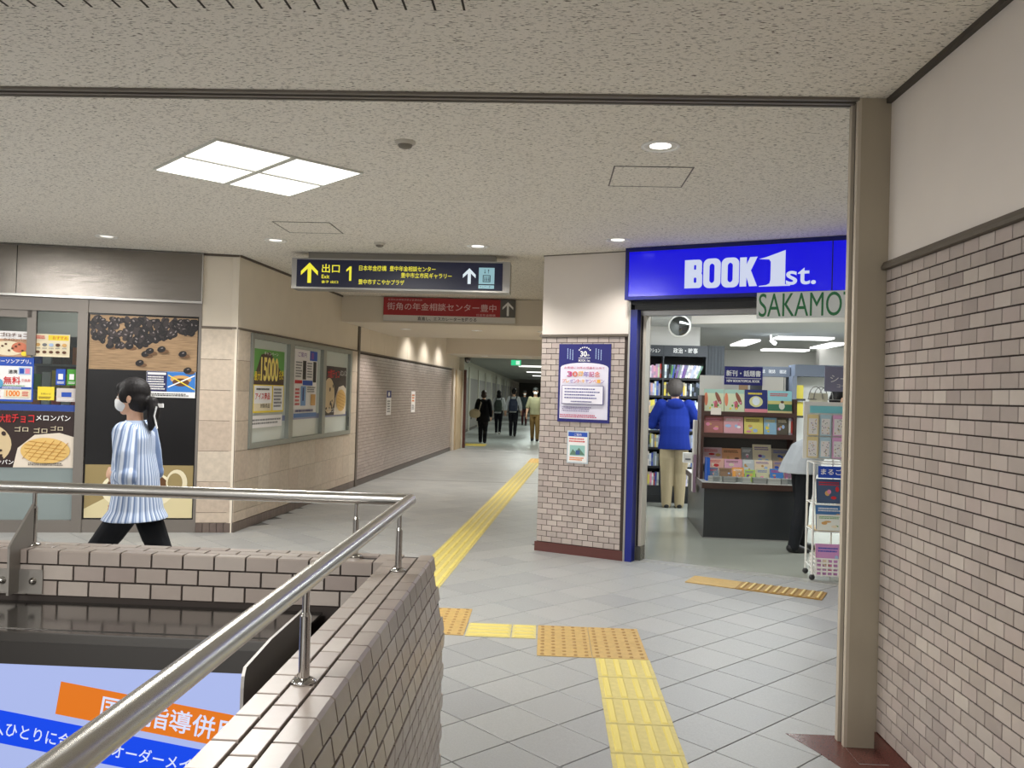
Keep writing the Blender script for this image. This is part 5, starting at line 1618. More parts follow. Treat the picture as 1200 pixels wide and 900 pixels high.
for k, c_ in enumerate(((232, 228, 220), (190, 70, 60))):
    o = bpy.data.objects.new('book', BOOK); C.objects.link(o); o.location = RK(0.937 + 0.019 * k, 0.04, 0.4996); o.scale = (0.017, 0.14, 0.185); o.rotation_euler = (0, 0, IA); o.color = rgb(c_)
    tag(o, '%s upright book at the end of the middle shelf of the brown rack' % ('white', 'red')[k], 'book')
prc = tag(bxo('price_tag', (0, 0, 0, 0.11, 0.003, 0.075), M((236, 226, 214), 0.6), None, RK(0.10, -0.004, 0.70), IA), 'small cream shelf card clipped to the top shelf lip of the brown rack', 'tag')
LOWR = []
lowdefs = [(0.05, 0.215, 0.19, 0.215, (222, 190, 196), 'pale pink', 'back'), (0.262, 0.21, 0.185, 0.20, (232, 170, 124), 'orange', 'back'), (0.478, 0.115, 0.20, 0.255, (150, 152, 152), 'grey', 'back'), (0.597, 0.20, 0.24, 0.25, (236, 226, 196), 'cream with dark blocks', 'back'), (0.80, 0.2, 0.2, 0.25, (170, 162, 146), 'beige', 'back'),
           (0.06, 0.205, 0.15, 0.135, (228, 178, 160), 'salmon', 'middle'), (0.27, 0.19, 0.15, 0.14, (226, 170, 192), 'rose', 'middle'), (0.466, 0.12, 0.15, 0.13, (206, 214, 214), 'pale grey', 'middle'), (0.59, 0.19, 0.15, 0.145, (238, 220, 190), 'ivory', 'middle'), (0.785, 0.19, 0.15, 0.145, (176, 150, 134), 'tan', 'middle'),
           (0.08, 0.1, 0.14, 0.02, (90, 116, 140), 'slate blue', 'front'), (0.19, 0.13, 0.14, 0.03, (140, 110, 80), 'brown', 'front'), (0.33, 0.12, 0.15, 0.02, (232, 160, 70), 'bright orange', 'front'), (0.46, 0.11, 0.13, 0.03, (170, 200, 90), 'lime', 'front'), (0.58, 0.13, 0.145, 0.02, (200, 196, 160), 'patterned pale', 'front'), (0.72, 0.14, 0.15, 0.02, (60, 120, 190), 'blue and white', 'front'), (0.87, 0.1, 0.15, 0.02, (140, 90, 120), 'plum', 'front')]
for k, (x, ww, hh, y, c_, cn, rw) in enumerate(lowdefs):
    zz = {'back': 0.15, 'middle': 0.075, 'front': 0.0}[rw]
    yy = {'back': 0.20, 'middle': 0.05, 'front': -0.12}[rw]
    cover_book('%s magazine in the %s row on the table under the rack shelves' % (cn, rw), RK(x, yy, zz + 0.001), ww, hh, P_CRM, art_plain(M(c_, 0.5), [P_RED, P_BRN, P_WHT, P_PUR, P_BLUE][k % 5], 30 + k), tilt=-0.3, t=0.012, group='magazines on the display table')
for rw, y0, y1, z1 in (('riser', 0.03, 0.29, 0.073), ('riser', 0.17, 0.29, 0.148)):
    bxo('riser', (0.036, y0, 0.0005 if z1 < 0.1 else 0.074, 0.97, y1, z1), M((150, 146, 140), 0.6), rk)
for k in range(6):
    x = 0.06 + k * 0.145 + (0.02 if k > 2 else 0)
    o = thing('card_box', 'grey boxed set lying at the table edge, %s from the blue folder' % ORD[k], 'box', SH_(x, 0.03, 0.5935), IA, 'grey boxes along the table edge')
    bxo('box', (0, 0, 0, 0.135, 0.1, 0.055), M((150, 152, 148) if k % 2 else (176, 178, 172), 0.5), o); bxo('lid_line', (0, -0.001, 0.034, 0.135, 0.0, 0.037), M((110, 112, 110), 0.5), o)
for k, x in enumerate((0.1, 0.33, 0.86)):
    o = thing('acrylic_stand', 'clear acrylic leaflet stand on the table edge, %s from the blue folder' % ORD[k], 'stand', SH_(x, 0.0, 0.5935), IA)
    bxo('back', (0, 0.02, 0, 0.07, 0.023, 0.13), M((230, 236, 236), 0.05, trans=0.9), o); bxo('foot', (0, 0.0, 0, 0.07, 0.03, 0.004), M((236, 240, 240), 0.1), o)
fo_ = tag(bxo('folder', (0, 0, 0, 0.035, 0.16, 0.24), M((30, 90, 190), 0.5), None, SH_(0.045, 0.14, 0.5935), IA), 'blue plastic folder standing at the end of the display table', 'folder')
# hanging leaflets and white pot at the table's left end
lf = thing('leaflet_holder', 'tall strip of hanging leaflets on the left end of the display table', 'leaflet holder', SH_(-0.045, 0.55, 0.42), IA)
bxo('strip', (0, 0, 0, 0.035, 0.16, 0.80), M((206, 200, 192), 0.6), lf); bxo('leaflet', (-0.004, -0.004, 0.0, 0.03, 0.0, 0.42), M((170, 140, 160), 0.6), lf)
bxo('hanger', (0.02, 0.05, 0.1, 0.046, 0.07, 0.75), M((130, 130, 130), 0.5), lf)
cu_ = thing('dispenser', 'small white dispenser box fixed beside the hanging leaflets', 'dispenser', SH_(-0.15, 0.62, 0.74), IA)
bxo('body', (0, 0, 0, 0.10, 0.1, 0.11), WHITE, cu_); bxo('slot', (0.02, -0.002, 0.03, 0.08, 0.0, 0.05), P_GRY, cu_)

# ---- shelving at the back right of the shop
bs = thing('wall_shelving', 'grey headed shelving run along the back right of the shop', 'shelving', (3.10, 12.9, 0.003), IA)
GY = M((98, 106, 120), 0.5)
bxo('header', (0.0, 0, 1.82, 0.52, 0.35, 1.97), GY, bs); bxo('header', (0.53, -0.25, 1.83, 1.75, 0.2, 2.0), M((84, 92, 106), 0.5), bs)
bxo('upright', (0.50, -0.25, 0, 0.56, 0.2, 1.83), GY, bs); bxo('back', (0, 0.33, 0, 0.5, 0.36, 1.9), M((50, 52, 56), 0.6), bs); bxo('back', (0.56, 0.16, 0, 1.75, 0.19, 1.83), M((206, 206, 202), 0.6), bs)
for z in (1.35, 1.05, 0.75, 0.45): bxo('shelf', (0.0, 0, z, 0.5, 0.33, z + 0.025), M((48, 50, 54), 0.5), bs)
for z in (1.5, 1.25): bxo('shelf', (0.56, -0.2, z - 0.03, 0.7, 0.16, z), M((40, 42, 46), 0.5), bs)
p = Print(y=-0.001)
for x in (0.05, 0.2, 0.36): p.text('雑誌', x, 1.87, 0.055, P_WHT, w=0.1)
p.done('lettering', bs)
for r, z in enumerate((1.375, 1.075, 0.775)):
    x = 0.02; k = 0
    while x < 0.44:
        t = rb.uniform(0.02, 0.035); h_ = rb.uniform(0.17, 0.24)
        nm, colr = COLN[rb.randrange(len(COLN))]
        o = bpy.data.objects.new('book', BOOK); C.objects.link(o)
        o.location = (3.10 + x * cos(IA) - 0.06 * sin(IA), 12.9 + x * sin(IA) + 0.06 * cos(IA), z + 0.0035); o.rotation_euler = (0, 0, IA); o.scale = (t, 0.16, h_); o.color = rgb(colr)
        tag(o, '%s book, %s along the %s shelf of the grey headed shelving' % (nm, ORD[k], ('upper', 'middle', 'lower')[r]), 'book', 'books on the grey headed shelving')
        x += t + 0.002; k += 1
for k in range(2):
    tag(bxo('book', (0, 0, 0, 0.1, 0.03, 0.2), M((206, 190, 70), 0.5), None, (3.10 + 0.58 * cos(IA), 12.9 - 0.12 + 0.58 * sin(IA), (1.5035, 1.2535)[k]), IA), 'yellow book facing out on the %s ledge beside the grey upright' % ('upper', 'lower')[k], 'book')

# ---- rotating card stand and wire magazine rack at the entrance
WWIRE = M((232, 232, 228), 0.4)
cs = thing('card_stand', 'white card stand of eight pastel sticker packs with turquoise header', 'stand', (2.205, 7.41, 0.003), radians(-10))
bxo('panel', (0.0, 0, 0.97, 0.5, 0.02, 1.46), M((226, 226, 222), 0.5), cs)
bxo('header', (0.05, -0.006, 1.365, 0.48, 0.0, 1.425), M((120, 196, 206), 0.5), cs)
for x in (0.25, 0.45): MB().tube([(x, 0.03, 0.0), (x, 0.03, 0.97)], 0.008, 8).build('leg', WWIRE, cs)
PASt = [(222, 206, 150), (170, 200, 212), (214, 160, 200), (236, 200, 206)]
pnm = ['yellow', 'blue', 'lilac', 'pink']
for r in range(2):
    for k in range(4):
        th_ = radians(-10); lx, ly = 0.03 + k * 0.103, -0.022
        o = thing('sticker_pack', '%s pastel sticker pack in the %s row of the white card stand' % (pnm[k], ('upper', 'lower')[r]), 'sticker pack', (2.205 + lx * cos(th_) - ly * sin(th_), 7.41 + lx * sin(th_) + ly * cos(th_), 1.175 - r * 0.19), th_, 'sticker packs on the white card stand')
        bxo('pack', (0, 0, 0, 0.09, 0.014, 0.178), M(PASt[k], 0.3, coat=0.4), o)
        p = Print(y=-0.0006); p.rect(0.01, 0.01, 0.08, 0.145, M((226, 224, 222), 0.3, coat=0.4))
        r2 = random.Random(r * 9 + k)
        for q in range(14): p.ell(r2.uniform(0.016, 0.074), r2.uniform(0.018, 0.135), 0.0045, 0.005, M([(120, 110, 120), (200, 170, 90), (150, 120, 160), (110, 140, 120)][q % 4], 0.4), 6)
        p.done('stickers', o)
nt_ = tag(bxo('price_card', (0, 0, 0, 0.15, 0.004, 0.075), M((216, 216, 196), 0.5), None, (2.245, 7.397, 1.464), radians(-10)), 'pale price card standing on top of the white card stand', 'card')
wr = thing('magazine_rack', 'white wire magazine rack on castors with a blue sign beside the pillar', 'rack', (2.20, 7.07, 0.003), radians(-6))
RW, RD_ = 0.55, 0.27
for x in (0.0, RW):
    for y in (0.0, RD_): MB().tube([(x, y, 0.045), (x, y, 0.955)], 0.009, 8).build('post', WWIRE, wr)
for x in (0.0, RW):
    for y in (0.0, RD_):
        MB().lathe([(0, -0.012), (0.022, -0.012), (0.024, 0.0), (0.022, 0.012), (0, 0.012)], n=14).build('castor', M((50, 50, 52), 0.5), wr, (x, y, 0.0245)).rotation_euler = (pi / 2, 0, 0)
for z in (0.955, 0.62, 0.40, 0.10):
    mbx = MB()
    for y in (0.0, RD_): mbx.tube([(0, y, z), (RW, y, z)], 0.006, 6)
    for x in (0.0, RW): mbx.tube([(x, 0, z), (x, RD_, z)], 0.006, 6)
    for k in range(1, 6): mbx.tube([(k * RW / 6, 0, z), (k * RW / 6, RD_, z)], 0.003, 6)
    mbx.build('wire_shelf', WWIRE, wr)
bxo('shelf_board', (0.01, 0.0, 0.405, RW - 0.01, RD_ - 0.01, 0.412), M((214, 190, 150), 0.5), wr)
bxo('sign_board', (0.03, -0.012, 0.84, RW, -0.006, 0.935), M((24, 70, 180), 0.5), wr)
p = Print(y=-0.0125); p.text('まるごと百科', 0.05, 0.865, 0.05, P_WHT, w=0.34, bold=0.03); p.done('lettering', wr)
bk_ = MB(); bw, bd, bz0, bz1 = RW - 0.02, 0.25, 0.055, 0.19
BASK = thing('wire_basket', 'white slotted plastic basket of magazines at the foot of the wire rack', 'basket', (2.215, 7.03, 0.045), radians(-6))
mbx = MB()
for r in range(5):
    z = 0.0 + r * 0.034
    mbx.box(0, -0.0, z, bw, 0.006, z + 0.012); mbx.box(0, bd - 0.006, z, bw, bd, z + 0.012); mbx.box(0, 0.006, z, 0.006, bd - 0.006, z + 0.012)
for k in range(13):
    x = k * (bw - 0.012) / 12
    mbx.box(x, 0.0005, 0.0, x + 0.012, 0.0055, 0.148); mbx.box(x, bd - 0.0055, 0, x + 0.012, bd - 0.0005, 0.148)
mbx.box(0, 0, 0.0, bw, bd, 0.004)
mbx.build('basket_body', WHITE, BASK)
MG = [('dark blue aerial-photo magazine', (70, 90, 120)), ('brown aerial-photo magazine', (120, 96, 78)), ('blue magazine', (70, 120, 180)), ('grey photo magazine', (120, 116, 112))]
for k in range(4):
    r_, c_ = divmod(k, 2)
    th_ = radians(-6); lx, ly = 0.03 + c_ * 0.26, 0.03
    o = cover_book('%s facing out in the wire rack, %s row' % (MG[k][0], ('upper', 'lower')[r_]), (2.20 + lx * cos(th_) - ly * sin(th_), 7.07 + lx * sin(th_) + ly * cos(th_), 0.003 + (0.628, 0.414)[r_]), 0.23, 0.2, P_CRM, art_plain(M(MG[k][1], 0.5), P_RED if k < 2 else P_WHT, 60 + k), tilt=-0.2, t=0.012, group='magazines in the white wire rack')
for k in range(2):
    th_ = radians(-6); lx, ly = 0.03 + k * 0.24, -0.02
    cover_book('pale drawing booklet, %s on the tan rack board' % ORD[k], (2.20 + lx * cos(th_) - ly * sin(th_), 7.07 + lx * sin(th_) + ly * cos(th_), 0.4155), 0.2, 0.13, P_CRM, art_plain(M((226, 230, 222), 0.5), P_GRN, 70 + k), tilt=-0.25, t=0.01, group='booklets on the tan rack board')
    cover_book('purple and pink magazine, %s in the white slotted basket' % ORD[k], (2.20 + lx * cos(th_), 7.06 + lx * sin(th_), 0.052), 0.22, 0.25, P_CRM, art_plain(M((206, 150, 200), 0.5), P_BLUE, 80 + k), tilt=-0.2, t=0.012, group='magazines in the white slotted basket')
gs = thing('hanging_sign', 'grey sign with white character above the white card stand', 'sign', (2.365, 7.375, 1.504), radians(-6))
bxo('board', (0, 0, 0.05, 0.35, 0.01, 0.265), M((126, 126, 150), 0.5), gs); p = Print(y=-0.001); p.text('シール', 0.045, 0.13, 0.06, P_WHT, w=0.24); p.text('コーナー', 0.1, 0.085, 0.03, P_WHT); p.done('lettering', gs)
MB().tube([(0.17, 0.006, -0.04), (0.17, 0.006, 0.05)], 0.006, 8).build('stem', WWIRE, gs)
wf = thing('wire_spinner', 'looped wire top of a spinner stand above the sticker packs', 'stand', (2.37, 7.37, 1.4635))
mbx = MB()
for k in range(3):
    pts = [(-0.08 + k * 0.05 + 0.06 * cos(t), 0.02 * k, 0.02 + 0.11 * sin(t)) for t in [pi * i / 8 for i in range(9)]]
    mbx.tube(pts, 0.004, 6)
mbx.tube([(-0.14, 0.02, 0.02), (0.14, 0.02, 0.02)], 0.004, 6)
mbx.build('wire_loops', M((150, 150, 146), 0.4, 0.6), wf)

# ================================================================ people
def fuse(mb, voxel, name, mat, parent, smooth=4):
    """join overlapping closed shapes into one continuous skin"""
    me = mb.mesh(name + '_raw', mat)
    o = bpy.data.objects.new(name, me)
    C.objects.link(o)
    r = o.modifiers.new('fuse', 'REMESH'); r.mode = 'VOXEL'; r.voxel_size = voxel; r.use_smooth_shade = True
    s = o.modifiers.new('relax', 'SMOOTH'); s.factor = 0.5; s.iterations = smooth
    dg = bpy.context.evaluated_depsgraph_get()
    new = bpy.data.meshes.new_from_object(o.evaluated_get(dg))
    o.modifiers.clear()
    o.data = new
    new.materials.clear(); new.materials.append(mat)
    new.polygons.foreach_set('use_smooth', [True] * len(new.polygons))
    bpy.data.meshes.remove(me)
    o.parent = parent
    return o


def loft(mb, rings, n=20):
    """rings: (centre, half width vector, half depth vector)"""
    vs = []; fs = []
    for c, a, b in rings:
        for j in range(n):
            th = 2 * pi * j / n
            vs.append(Vector(c) + Vector(a) * cos(th) + Vector(b) * sin(th))
    L = len(rings)
    for i in range(L - 1):
        for j in range(n):
            fs.append((i * n + j, i * n + (j + 1) % n, (i + 1) * n + (j + 1) % n, (i + 1) * n + j))
    fs.append(tuple(range(n - 1, -1, -1))); fs.append(tuple(range((L - 1) * n, L * n)))
    mb.add(vs, fs, 0, True)


def limb(mb, pts, rs, n=12):
    mb.tube(pts, rs, n)
    for p, r in zip(pts, rs): mb.ball(p, r, n=n, k=8)


def hand_pts(mb, wrist, d, palm_n, side, k, curl=35):
    """palm, four unequal bent fingers and a thumb; d = pointing direction, palm_n = direction the palm faces"""
    d = Vector(d).normalized(); pn = Vector(palm_n); pn = (pn - d * pn.dot(d)).normalized(); ac = d.cross(pn) * side
    w0 = Vector(wrist)
    c = w0 + d * 0.048 * k
    R = Matrix((ac, pn, d)).transposed()
    mb.ball(c, 0.041 * k, 0.017 * k, 0.054 * k, 12, 8, rot=R)
    for i, ln in enumerate((0.066, 0.074, 0.068, 0.052)):
        b = w0 + d * (0.088 - (0.006 if i in (0, 3) else 0)) * k + ac * (0.029 - 0.0195 * i) * k
        a1 = radians(curl * 0.5); a2 = radians(curl * 1.3); a3 = radians(curl * 2.0)
        p1 = b + (d * cos(a1) + pn * sin(a1)) * ln * 0.45 * k
        p2 = p1 + (d * cos(a2) + pn * sin(a2)) * ln * 0.32 * k
        p3 = p2 + (d * cos(a3) + pn * sin(a3)) * ln * 0.25 * k
        limb(mb, [b - d * 0.02 * k, b, p1, p2, p3], [0.0092 * k, 0.0092 * k, 0.0086 * k, 0.008 * k, 0.0068 * k], 8)
    t0 = w0 + d * 0.022 * k + ac * 0.026 * k
    t1 = t0 + (d * 0.6 + ac * 0.7 + pn * 0.3).normalized() * 0.036 * k
    t2 = t1 + (d * 0.9 + ac * 0.2 + pn * 0.5).normalized() * 0.028 * k
    limb(mb, [t0, t1, t2], [0.012 * k, 0.0105 * k, 0.008 * k], 8)


SKIN = M((214, 170, 142), 0.55, name='skin')
HAIRB = M((24, 21, 22), 0.6, bump=0.9, bscale=22, stretch=(3.5, 3.5, 0.5), spec=0.3, name='black_hair'); HAIRBR = M((58, 38, 32), 0.5, name='brown_hair'); HAIRG = M((66, 61, 58), 0.65, bump=0.9, bscale=22, stretch=(3.5, 3.5, 0.5), spec=0.3, name='grey_hair')


def person(label, loc, rz, ht, top, bottom, shoe=None, hair=HAIRB, style='short', lean=4, legs=((20, 8), (-16, 6)), arms=((10, 8, 20), (-10, 8, 15)), head=(0, 0),
           hem=0.02, flare=1.0, sleeve=1.0, cuff=1.0, wide=1.0, belly=1.0, mask=False, vox=0.009, leg_r=1.0, collar=None, curl=35, hood=False, eyes=True, hs=1.0):
    k = ht / 1.62
    root = thing('person', label, 'person', loc, rz)
    Lt, Ls, fh = 0.40 * k, 0.375 * k, 0.072 * k
    drop = max(Lt * cos(radians(a)) + Ls * cos(radians(a - b)) for a, b in legs)
    pz = drop + fh
    P = Vector((0, 0, pz))
    l = radians(lean)
    up = Vector((0, sin(l), cos(l))); fw_ = Vector((0, cos(l), -sin(l))); X = Vector((1, 0, 0))
    sp = lambda t, f=0.0: P + up * t * k + fw_ * f * k
    # ---- joints
    hip = [P + X * (s * 0.083 * k) for s in (-1, 1)]
    leg_j = []
    for i, s in enumerate((-1, 1)):
        a, b = radians(legs[i][0]), radians(legs[i][0] - legs[i][1])
        kn = hip[i] + Vector((0, sin(a), -cos(a))) * Lt
        an = kn + Vector((0, sin(b), -cos(b))) * Ls
        tilt = radians(max(-35, min(20, (legs[i][0] - legs[i][1]) * 0.6)))
        leg_j.append((hip[i], kn, an, tilt))
    arm_j = []
    for i, s in enumerate((-1, 1)):
        f, ab, el = arms[i][:3]
        inn = arms[i][3] if len(arms[i]) > 3 else 0
        sh = sp(0.475) + X * s * 0.165 * k * wide
        f_, a_ = radians(f) + 0 * l, radians(ab)
        d1 = Vector((s * sin(a_), cos(a_) * sin(f_), -cos(a_) * cos(f_)))
        e = sh + d1 * 0.275 * k
        g_ = radians(f + el); i_ = radians(inn)
        d2 = Vector((s * sin(a_) * 0.4 - s * sin(i_), cos(i_) * sin(g_), -cos(i_) * cos(g_))).normalized()
        wr_ = e + d2 * 0.235 * k
        arm_j.append((sh, e, wr_, d1, d2))
    nk = sp(0.53); hc = sp(0.53) + Vector((0, 0.018 * k + sin(l) * 0.06 * k, 0.168 * k))
    Rh = Euler((radians(head[1]), 0, radians(head[0]))).to_matrix()
    HP = lambda x, y, z: hc + Rh @ Vector((x * k, y * k, z * k))
    # ---- body (one continuous skin)
    mb = MB()
    tor = [(-0.06, 0.135, 0.095, 0), (0.06, 0.14, 0.1, 0.0), (0.2, 0.118, 0.088, 0.005), (0.34, 0.14, 0.1, 0.01), (0.44, 0.152, 0.09, 0.0), (0.5, 0.11, 0.066, -0.005), (0.535, 0.055, 0.052, 0.0)]
    loft(mb, [(sp(t, o), X * a * k, fw_ * b * k) for t, a, b, o in tor])
    limb(mb, [sp(0.5), nk, HP(0, -0.015, -0.09)], [0.056 * k, 0.05 * k, 0.049 * k])
    mb.ball(HP(0, 0.0, 0.012), 0.072 * k, 0.09 * k, 0.102 * k, 18, 12, rot=Rh)
    mb.ball(HP(0, 0.022, -0.055), 0.055 * k, 0.06 * k, 0.056 * k, 14, 10, rot=Rh)
    mb.ball(HP(0, 0.055, -0.092), 0.026 * k, 0.024 * k, 0.02 * k, 10, 8)
    limb(mb, [HP(0, 0.084, 0.012), HP(0, 0.1, -0.022)], [0.009 * k, 0.0135 * k], 8)
    mb.ball(HP(0, 0.082, -0.062), 0.024 * k, 0.012 * k, 0.009 * k, 10, 6)
    for s in (-1, 1): mb.ball(HP(s * 0.073, -0.008, -0.008), 0.011 * k, 0.02 * k, 0.031 * k, 10, 8, rot=Rh)
    for i, s in enumerate((-1, 1)):
        h_, kn, an, tilt = leg_j[i]
        limb(mb, [h_ + Vector((0, 0, 0.01)), kn.lerp(h_, 0.5), kn, an.lerp(kn, 0.68), an], [0.083 * k, 0.07 * k, 0.05 * k, 0.05 * k, 0.034 * k])
        T_ = Matrix.Rotation(tilt, 3, 'X'); toe = an + T_ @ Vector((0, 0.115 * k, -0.047 * k)); hl = an + T_ @ Vector((0, -0.02 * k, -0.034 * k)); md = an + T_ @ Vector((0, 0.04 * k, -0.038 * k))
        limb(mb, [hl, md, toe], [0.024 * k, 0.027 * k, 0.02 * k])
        sh, e, wr_, d1, d2 = arm_j[i]
        limb(mb, [sh, sh.lerp(e, 0.5), e, wr_.lerp(e, 0.65), wr_], [0.05 * k, 0.045 * k, 0.036 * k, 0.036 * k, 0.025 * k])
        hand_pts(mb, wr_, d2, Vector((-s, 0.25, -0.1)), -s, k * 0.95, curl)
    fuse(mb, vox * 0.72, 'body', SKIN, root, 3)
    # ---- trousers
    mb = MB()
    loft(mb, [(sp(-0.09), X * 0.128 * k * leg_r, fw_ * 0.1 * k * leg_r), (sp(-0.02), X * 0.147 * k * min(1.06, leg_r), fw_ * 0.112 * k * min(1.06, leg_r)), (sp(0.05), X * 0.138 * k, fw_ * 0.104 * k), (sp(0.10), X * 0.126 * k, fw_ * 0.096 * k)])
    for h_, kn, an, tilt in leg_j:
        limb(mb, [h_ + Vector((0, 0, 0.02)), kn.lerp(h_, 0.5), kn, an.lerp(kn, 0.55), an + (an - kn) * 0.07], [0.09 * k * min(1.04, leg_r), 0.083 * k * leg_r, 0.066 * k * leg_r, 0.06 * k * leg_r, 0.049 * k * leg_r])
    fuse(mb, vox, 'trousers', bottom, root, 3)
    # ---- top
    mb = MB()
    tw = wide
    b0 = -hem
    prof = [(b0, 0.164 * flare, 0.13 * flare, 0.0), (-0.01, 0.162 * (0.5 + 0.5 * flare), 0.127 * (0.5 + 0.5 * flare), 0.0), (0.1, 0.154 * (0.7 + 0.3 * flare), 0.122 * (0.7 + 0.3 * flare), 0.0), (0.2, 0.143 * belly, 0.112 * belly, 0.005), (0.34, 0.160, 0.118, 0.01), (0.44, 0.170, 0.106, 0.0), (0.495, 0.128, 0.080, -0.005), (0.532, 0.066, 0.064, 0.0)]
    rings = []
    for t, a, b, o in prof:
        if t < 0:
            c = P + Vector((0, 0, t * k)); av, bv = X * a * k * tw, Vector((0, 1, 0)) * b * k
            # the hem follows the stride
            sw = (leg_j[0][1].y - leg_j[0][0].y, leg_j[1][1].y - leg_j[1][0].y)
            c = c + Vector((0, (max(sw) + min(sw)) * 0.5 * min(1, -t / 0.35), 0)); bv = bv * (1 + min(1, -t / 0.3) * (max(sw) - min(sw)) * 0.55)
        else:
            c = sp(t, o); av, bv = X * a * k * tw, fw_ * b * k
        if t < 0.15 and lean > 15: c = c + Vector((0, -0.03 * k, 0)); bv = bv * 1.22
        rings.append((c, av, bv))
    loft(mb, rings)
    for i in range(2):
        sh, e, wr_, d1, d2 = arm_j[i]
        shi = sh - X * (-1 if i == 0 else 1) * 0.02 * k
        if sleeve > 1.0:
            end = e.lerp(wr_, sleeve - 1.0)
            limb(mb, [shi, sh.lerp(e, 0.5), e, end], [0.066 * k * cuff, 0.060 * k * cuff, 0.054 * k * cuff, 0.044 * k * cuff])
        else:
            limb(mb, [shi, sh.lerp(e, sleeve)], [0.066 * k * cuff, 0.06 * k * cuff])
    if hood:
        mb.ball(sp(0.49, -0.085), 0.115 * k, 0.05 * k, 0.075 * k, 14, 9); mb.ball(sp(0.53, -0.03), 0.095 * k, 0.08 * k, 0.035 * k, 14, 8)
    fuse(mb, vox, 'shirt', top, root, 3)
    if collar:
        cb = MB().lathe([(0.062 * k, -0.028 * k), (0.069 * k, -0.03 * k), (0.058 * k, 0.022 * k), (0.052 * k, 0.02 * k), (0.062 * k, -0.028 * k)], tuple(nk + Vector((0, 0.0, 0.0))), 20)
        cb.build('collar', collar, root)
    # ---- shoes
    for i in range(2):
        h_, kn, an, tilt = leg_j[i]
        mb = MB()
        T = Matrix.Rotation(tilt, 3, 'X')
        off = lambda x, y, z: an + T @ Vector((x * k, y * k, z * k))
        limb(mb, [off(0, -0.028, -0.042), off(0, 0.05, -0.044), off(0, 0.135, -0.05)], [0.04 * k, 0.045 * k, 0.033 * k])
        limb(mb, [off(0, 0, 0.0), off(0, 0.005, -0.035)], [0.044 * k, 0.042 * k])
        fuse(mb, vox, 'shoe', shoe or BLACK, root, 2)
    # ---- hair
    mb = MB()
    if style in ('short', 'cap'):
        mb.ball(HP(0, -0.014, 0.040), 0.081 * k, 0.094 * k, 0.088 * k, 18, 12, rot=Rh)
        mb.ball(HP(0, -0.044, -0.012), 0.074 * k, 0.062 * k, 0.075 * k, 14, 10, rot=Rh)
    else:
        mb.ball(HP(0, -0.012, 0.036), 0.085 * k * hs, 0.1 * k, 0.094 * k, 18, 12, rot=Rh)
        mb.ball(HP(0, -0.04, -0.02), 0.081 * k * hs, 0.07 * k * hs, 0.085 * k * hs, 14, 10, rot=Rh)
        for s in (-1, 1): mb.ball(HP(s * 0.066, 0.022, 0.012), 0.022 * k, 0.04 * k, 0.05 * k, 10, 8)
        mb.ball(HP(0, 0.07, 0.062), 0.056 * k, 0.024 * k, 0.036 * k, 12, 8)
        if style == 'long':
            mb.ball(HP(0, -0.055, -0.10), 0.095 * k, 0.06 * k, 0.13 * k, 14, 10)
        if style == 'bob':
            mb.ball(HP(0, -0.03, -0.05), 0.094 * k, 0.082 * k, 0.085 * k, 14, 10)
        if style == 'pony':
            limb(mb, [HP(0, -0.09, -0.02), HP(0, -0.125, -0.03), HP(0, -0.135, -0.08), HP(0, -0.125, -0.15), HP(0, -0.115, -0.2)], [0.03 * k, 0.036 * k, 0.04 * k, 0.034 * k, 0.016 * k])
    fuse(mb, vox * 0.8, 'hair', hair, root, 3)
    if style == 'cap':
        mb = MB().ball(HP(0, -0.006, 0.062), 0.086 * k, 0.1 * k, 0.075 * k, 16, 10, rot=Rh)
        mb.ball(HP(0, 0.09, 0.045), 0.06 * k, 0.05 * k, 0.009 * k, 12, 6, rot=Rh)
        fuse(mb, vox * 0.8, 'cap', M((44, 46, 44), 0.6), root, 2)
    if mask:
        mb = MB().ball(HP(0, 0.048, -0.048), 0.061 * k, 0.062 * k, 0.05 * k, 16, 10, rot=Rh)
        mb.ball(HP(0, 0.098, -0.03), 0.02 * k, 0.016 * k, 0.026 * k, 10, 8)
        fuse(mb, 0.005, 'face_mask', M((236, 238, 240), 0.7), root, 3)
        for s in (-1, 1): MB().tube([HP(s * 0.058, 0.05, -0.03), HP(s * 0.076, 0.01, -0.01), HP(s * 0.077, -0.012, 0.006)], 0.0022 * k, 6).build('mask_strap', M((236, 238, 240), 0.7), root)
    if eyes:
        for s in (-1, 1):
            ey = MB().ball(HP(s * 0.031, 0.076, 0.0), 0.0125 * k, 0.01 * k, 0.0085 * k, 12, 8).build('eye', M((236, 232, 228), 0.3), root)
            MB().ball(HP(s * 0.031, 0.0835, 0.0), 0.006 * k, 0.0035 * k, 0.006 * k, 10, 6).build('iris', M((34, 24, 20), 0.2), ey)
            MB().tube([HP(s * 0.014, 0.086, 0.022), HP(s * 0.032, 0.085, 0.027), HP(s * 0.05, 0.072, 0.021)], 0.0034 * k, 6).build('eyebrow', hair, root)
    return root, dict(arm=arm_j, P=P, sp=sp, HP=HP, k=k, leg=leg_j)


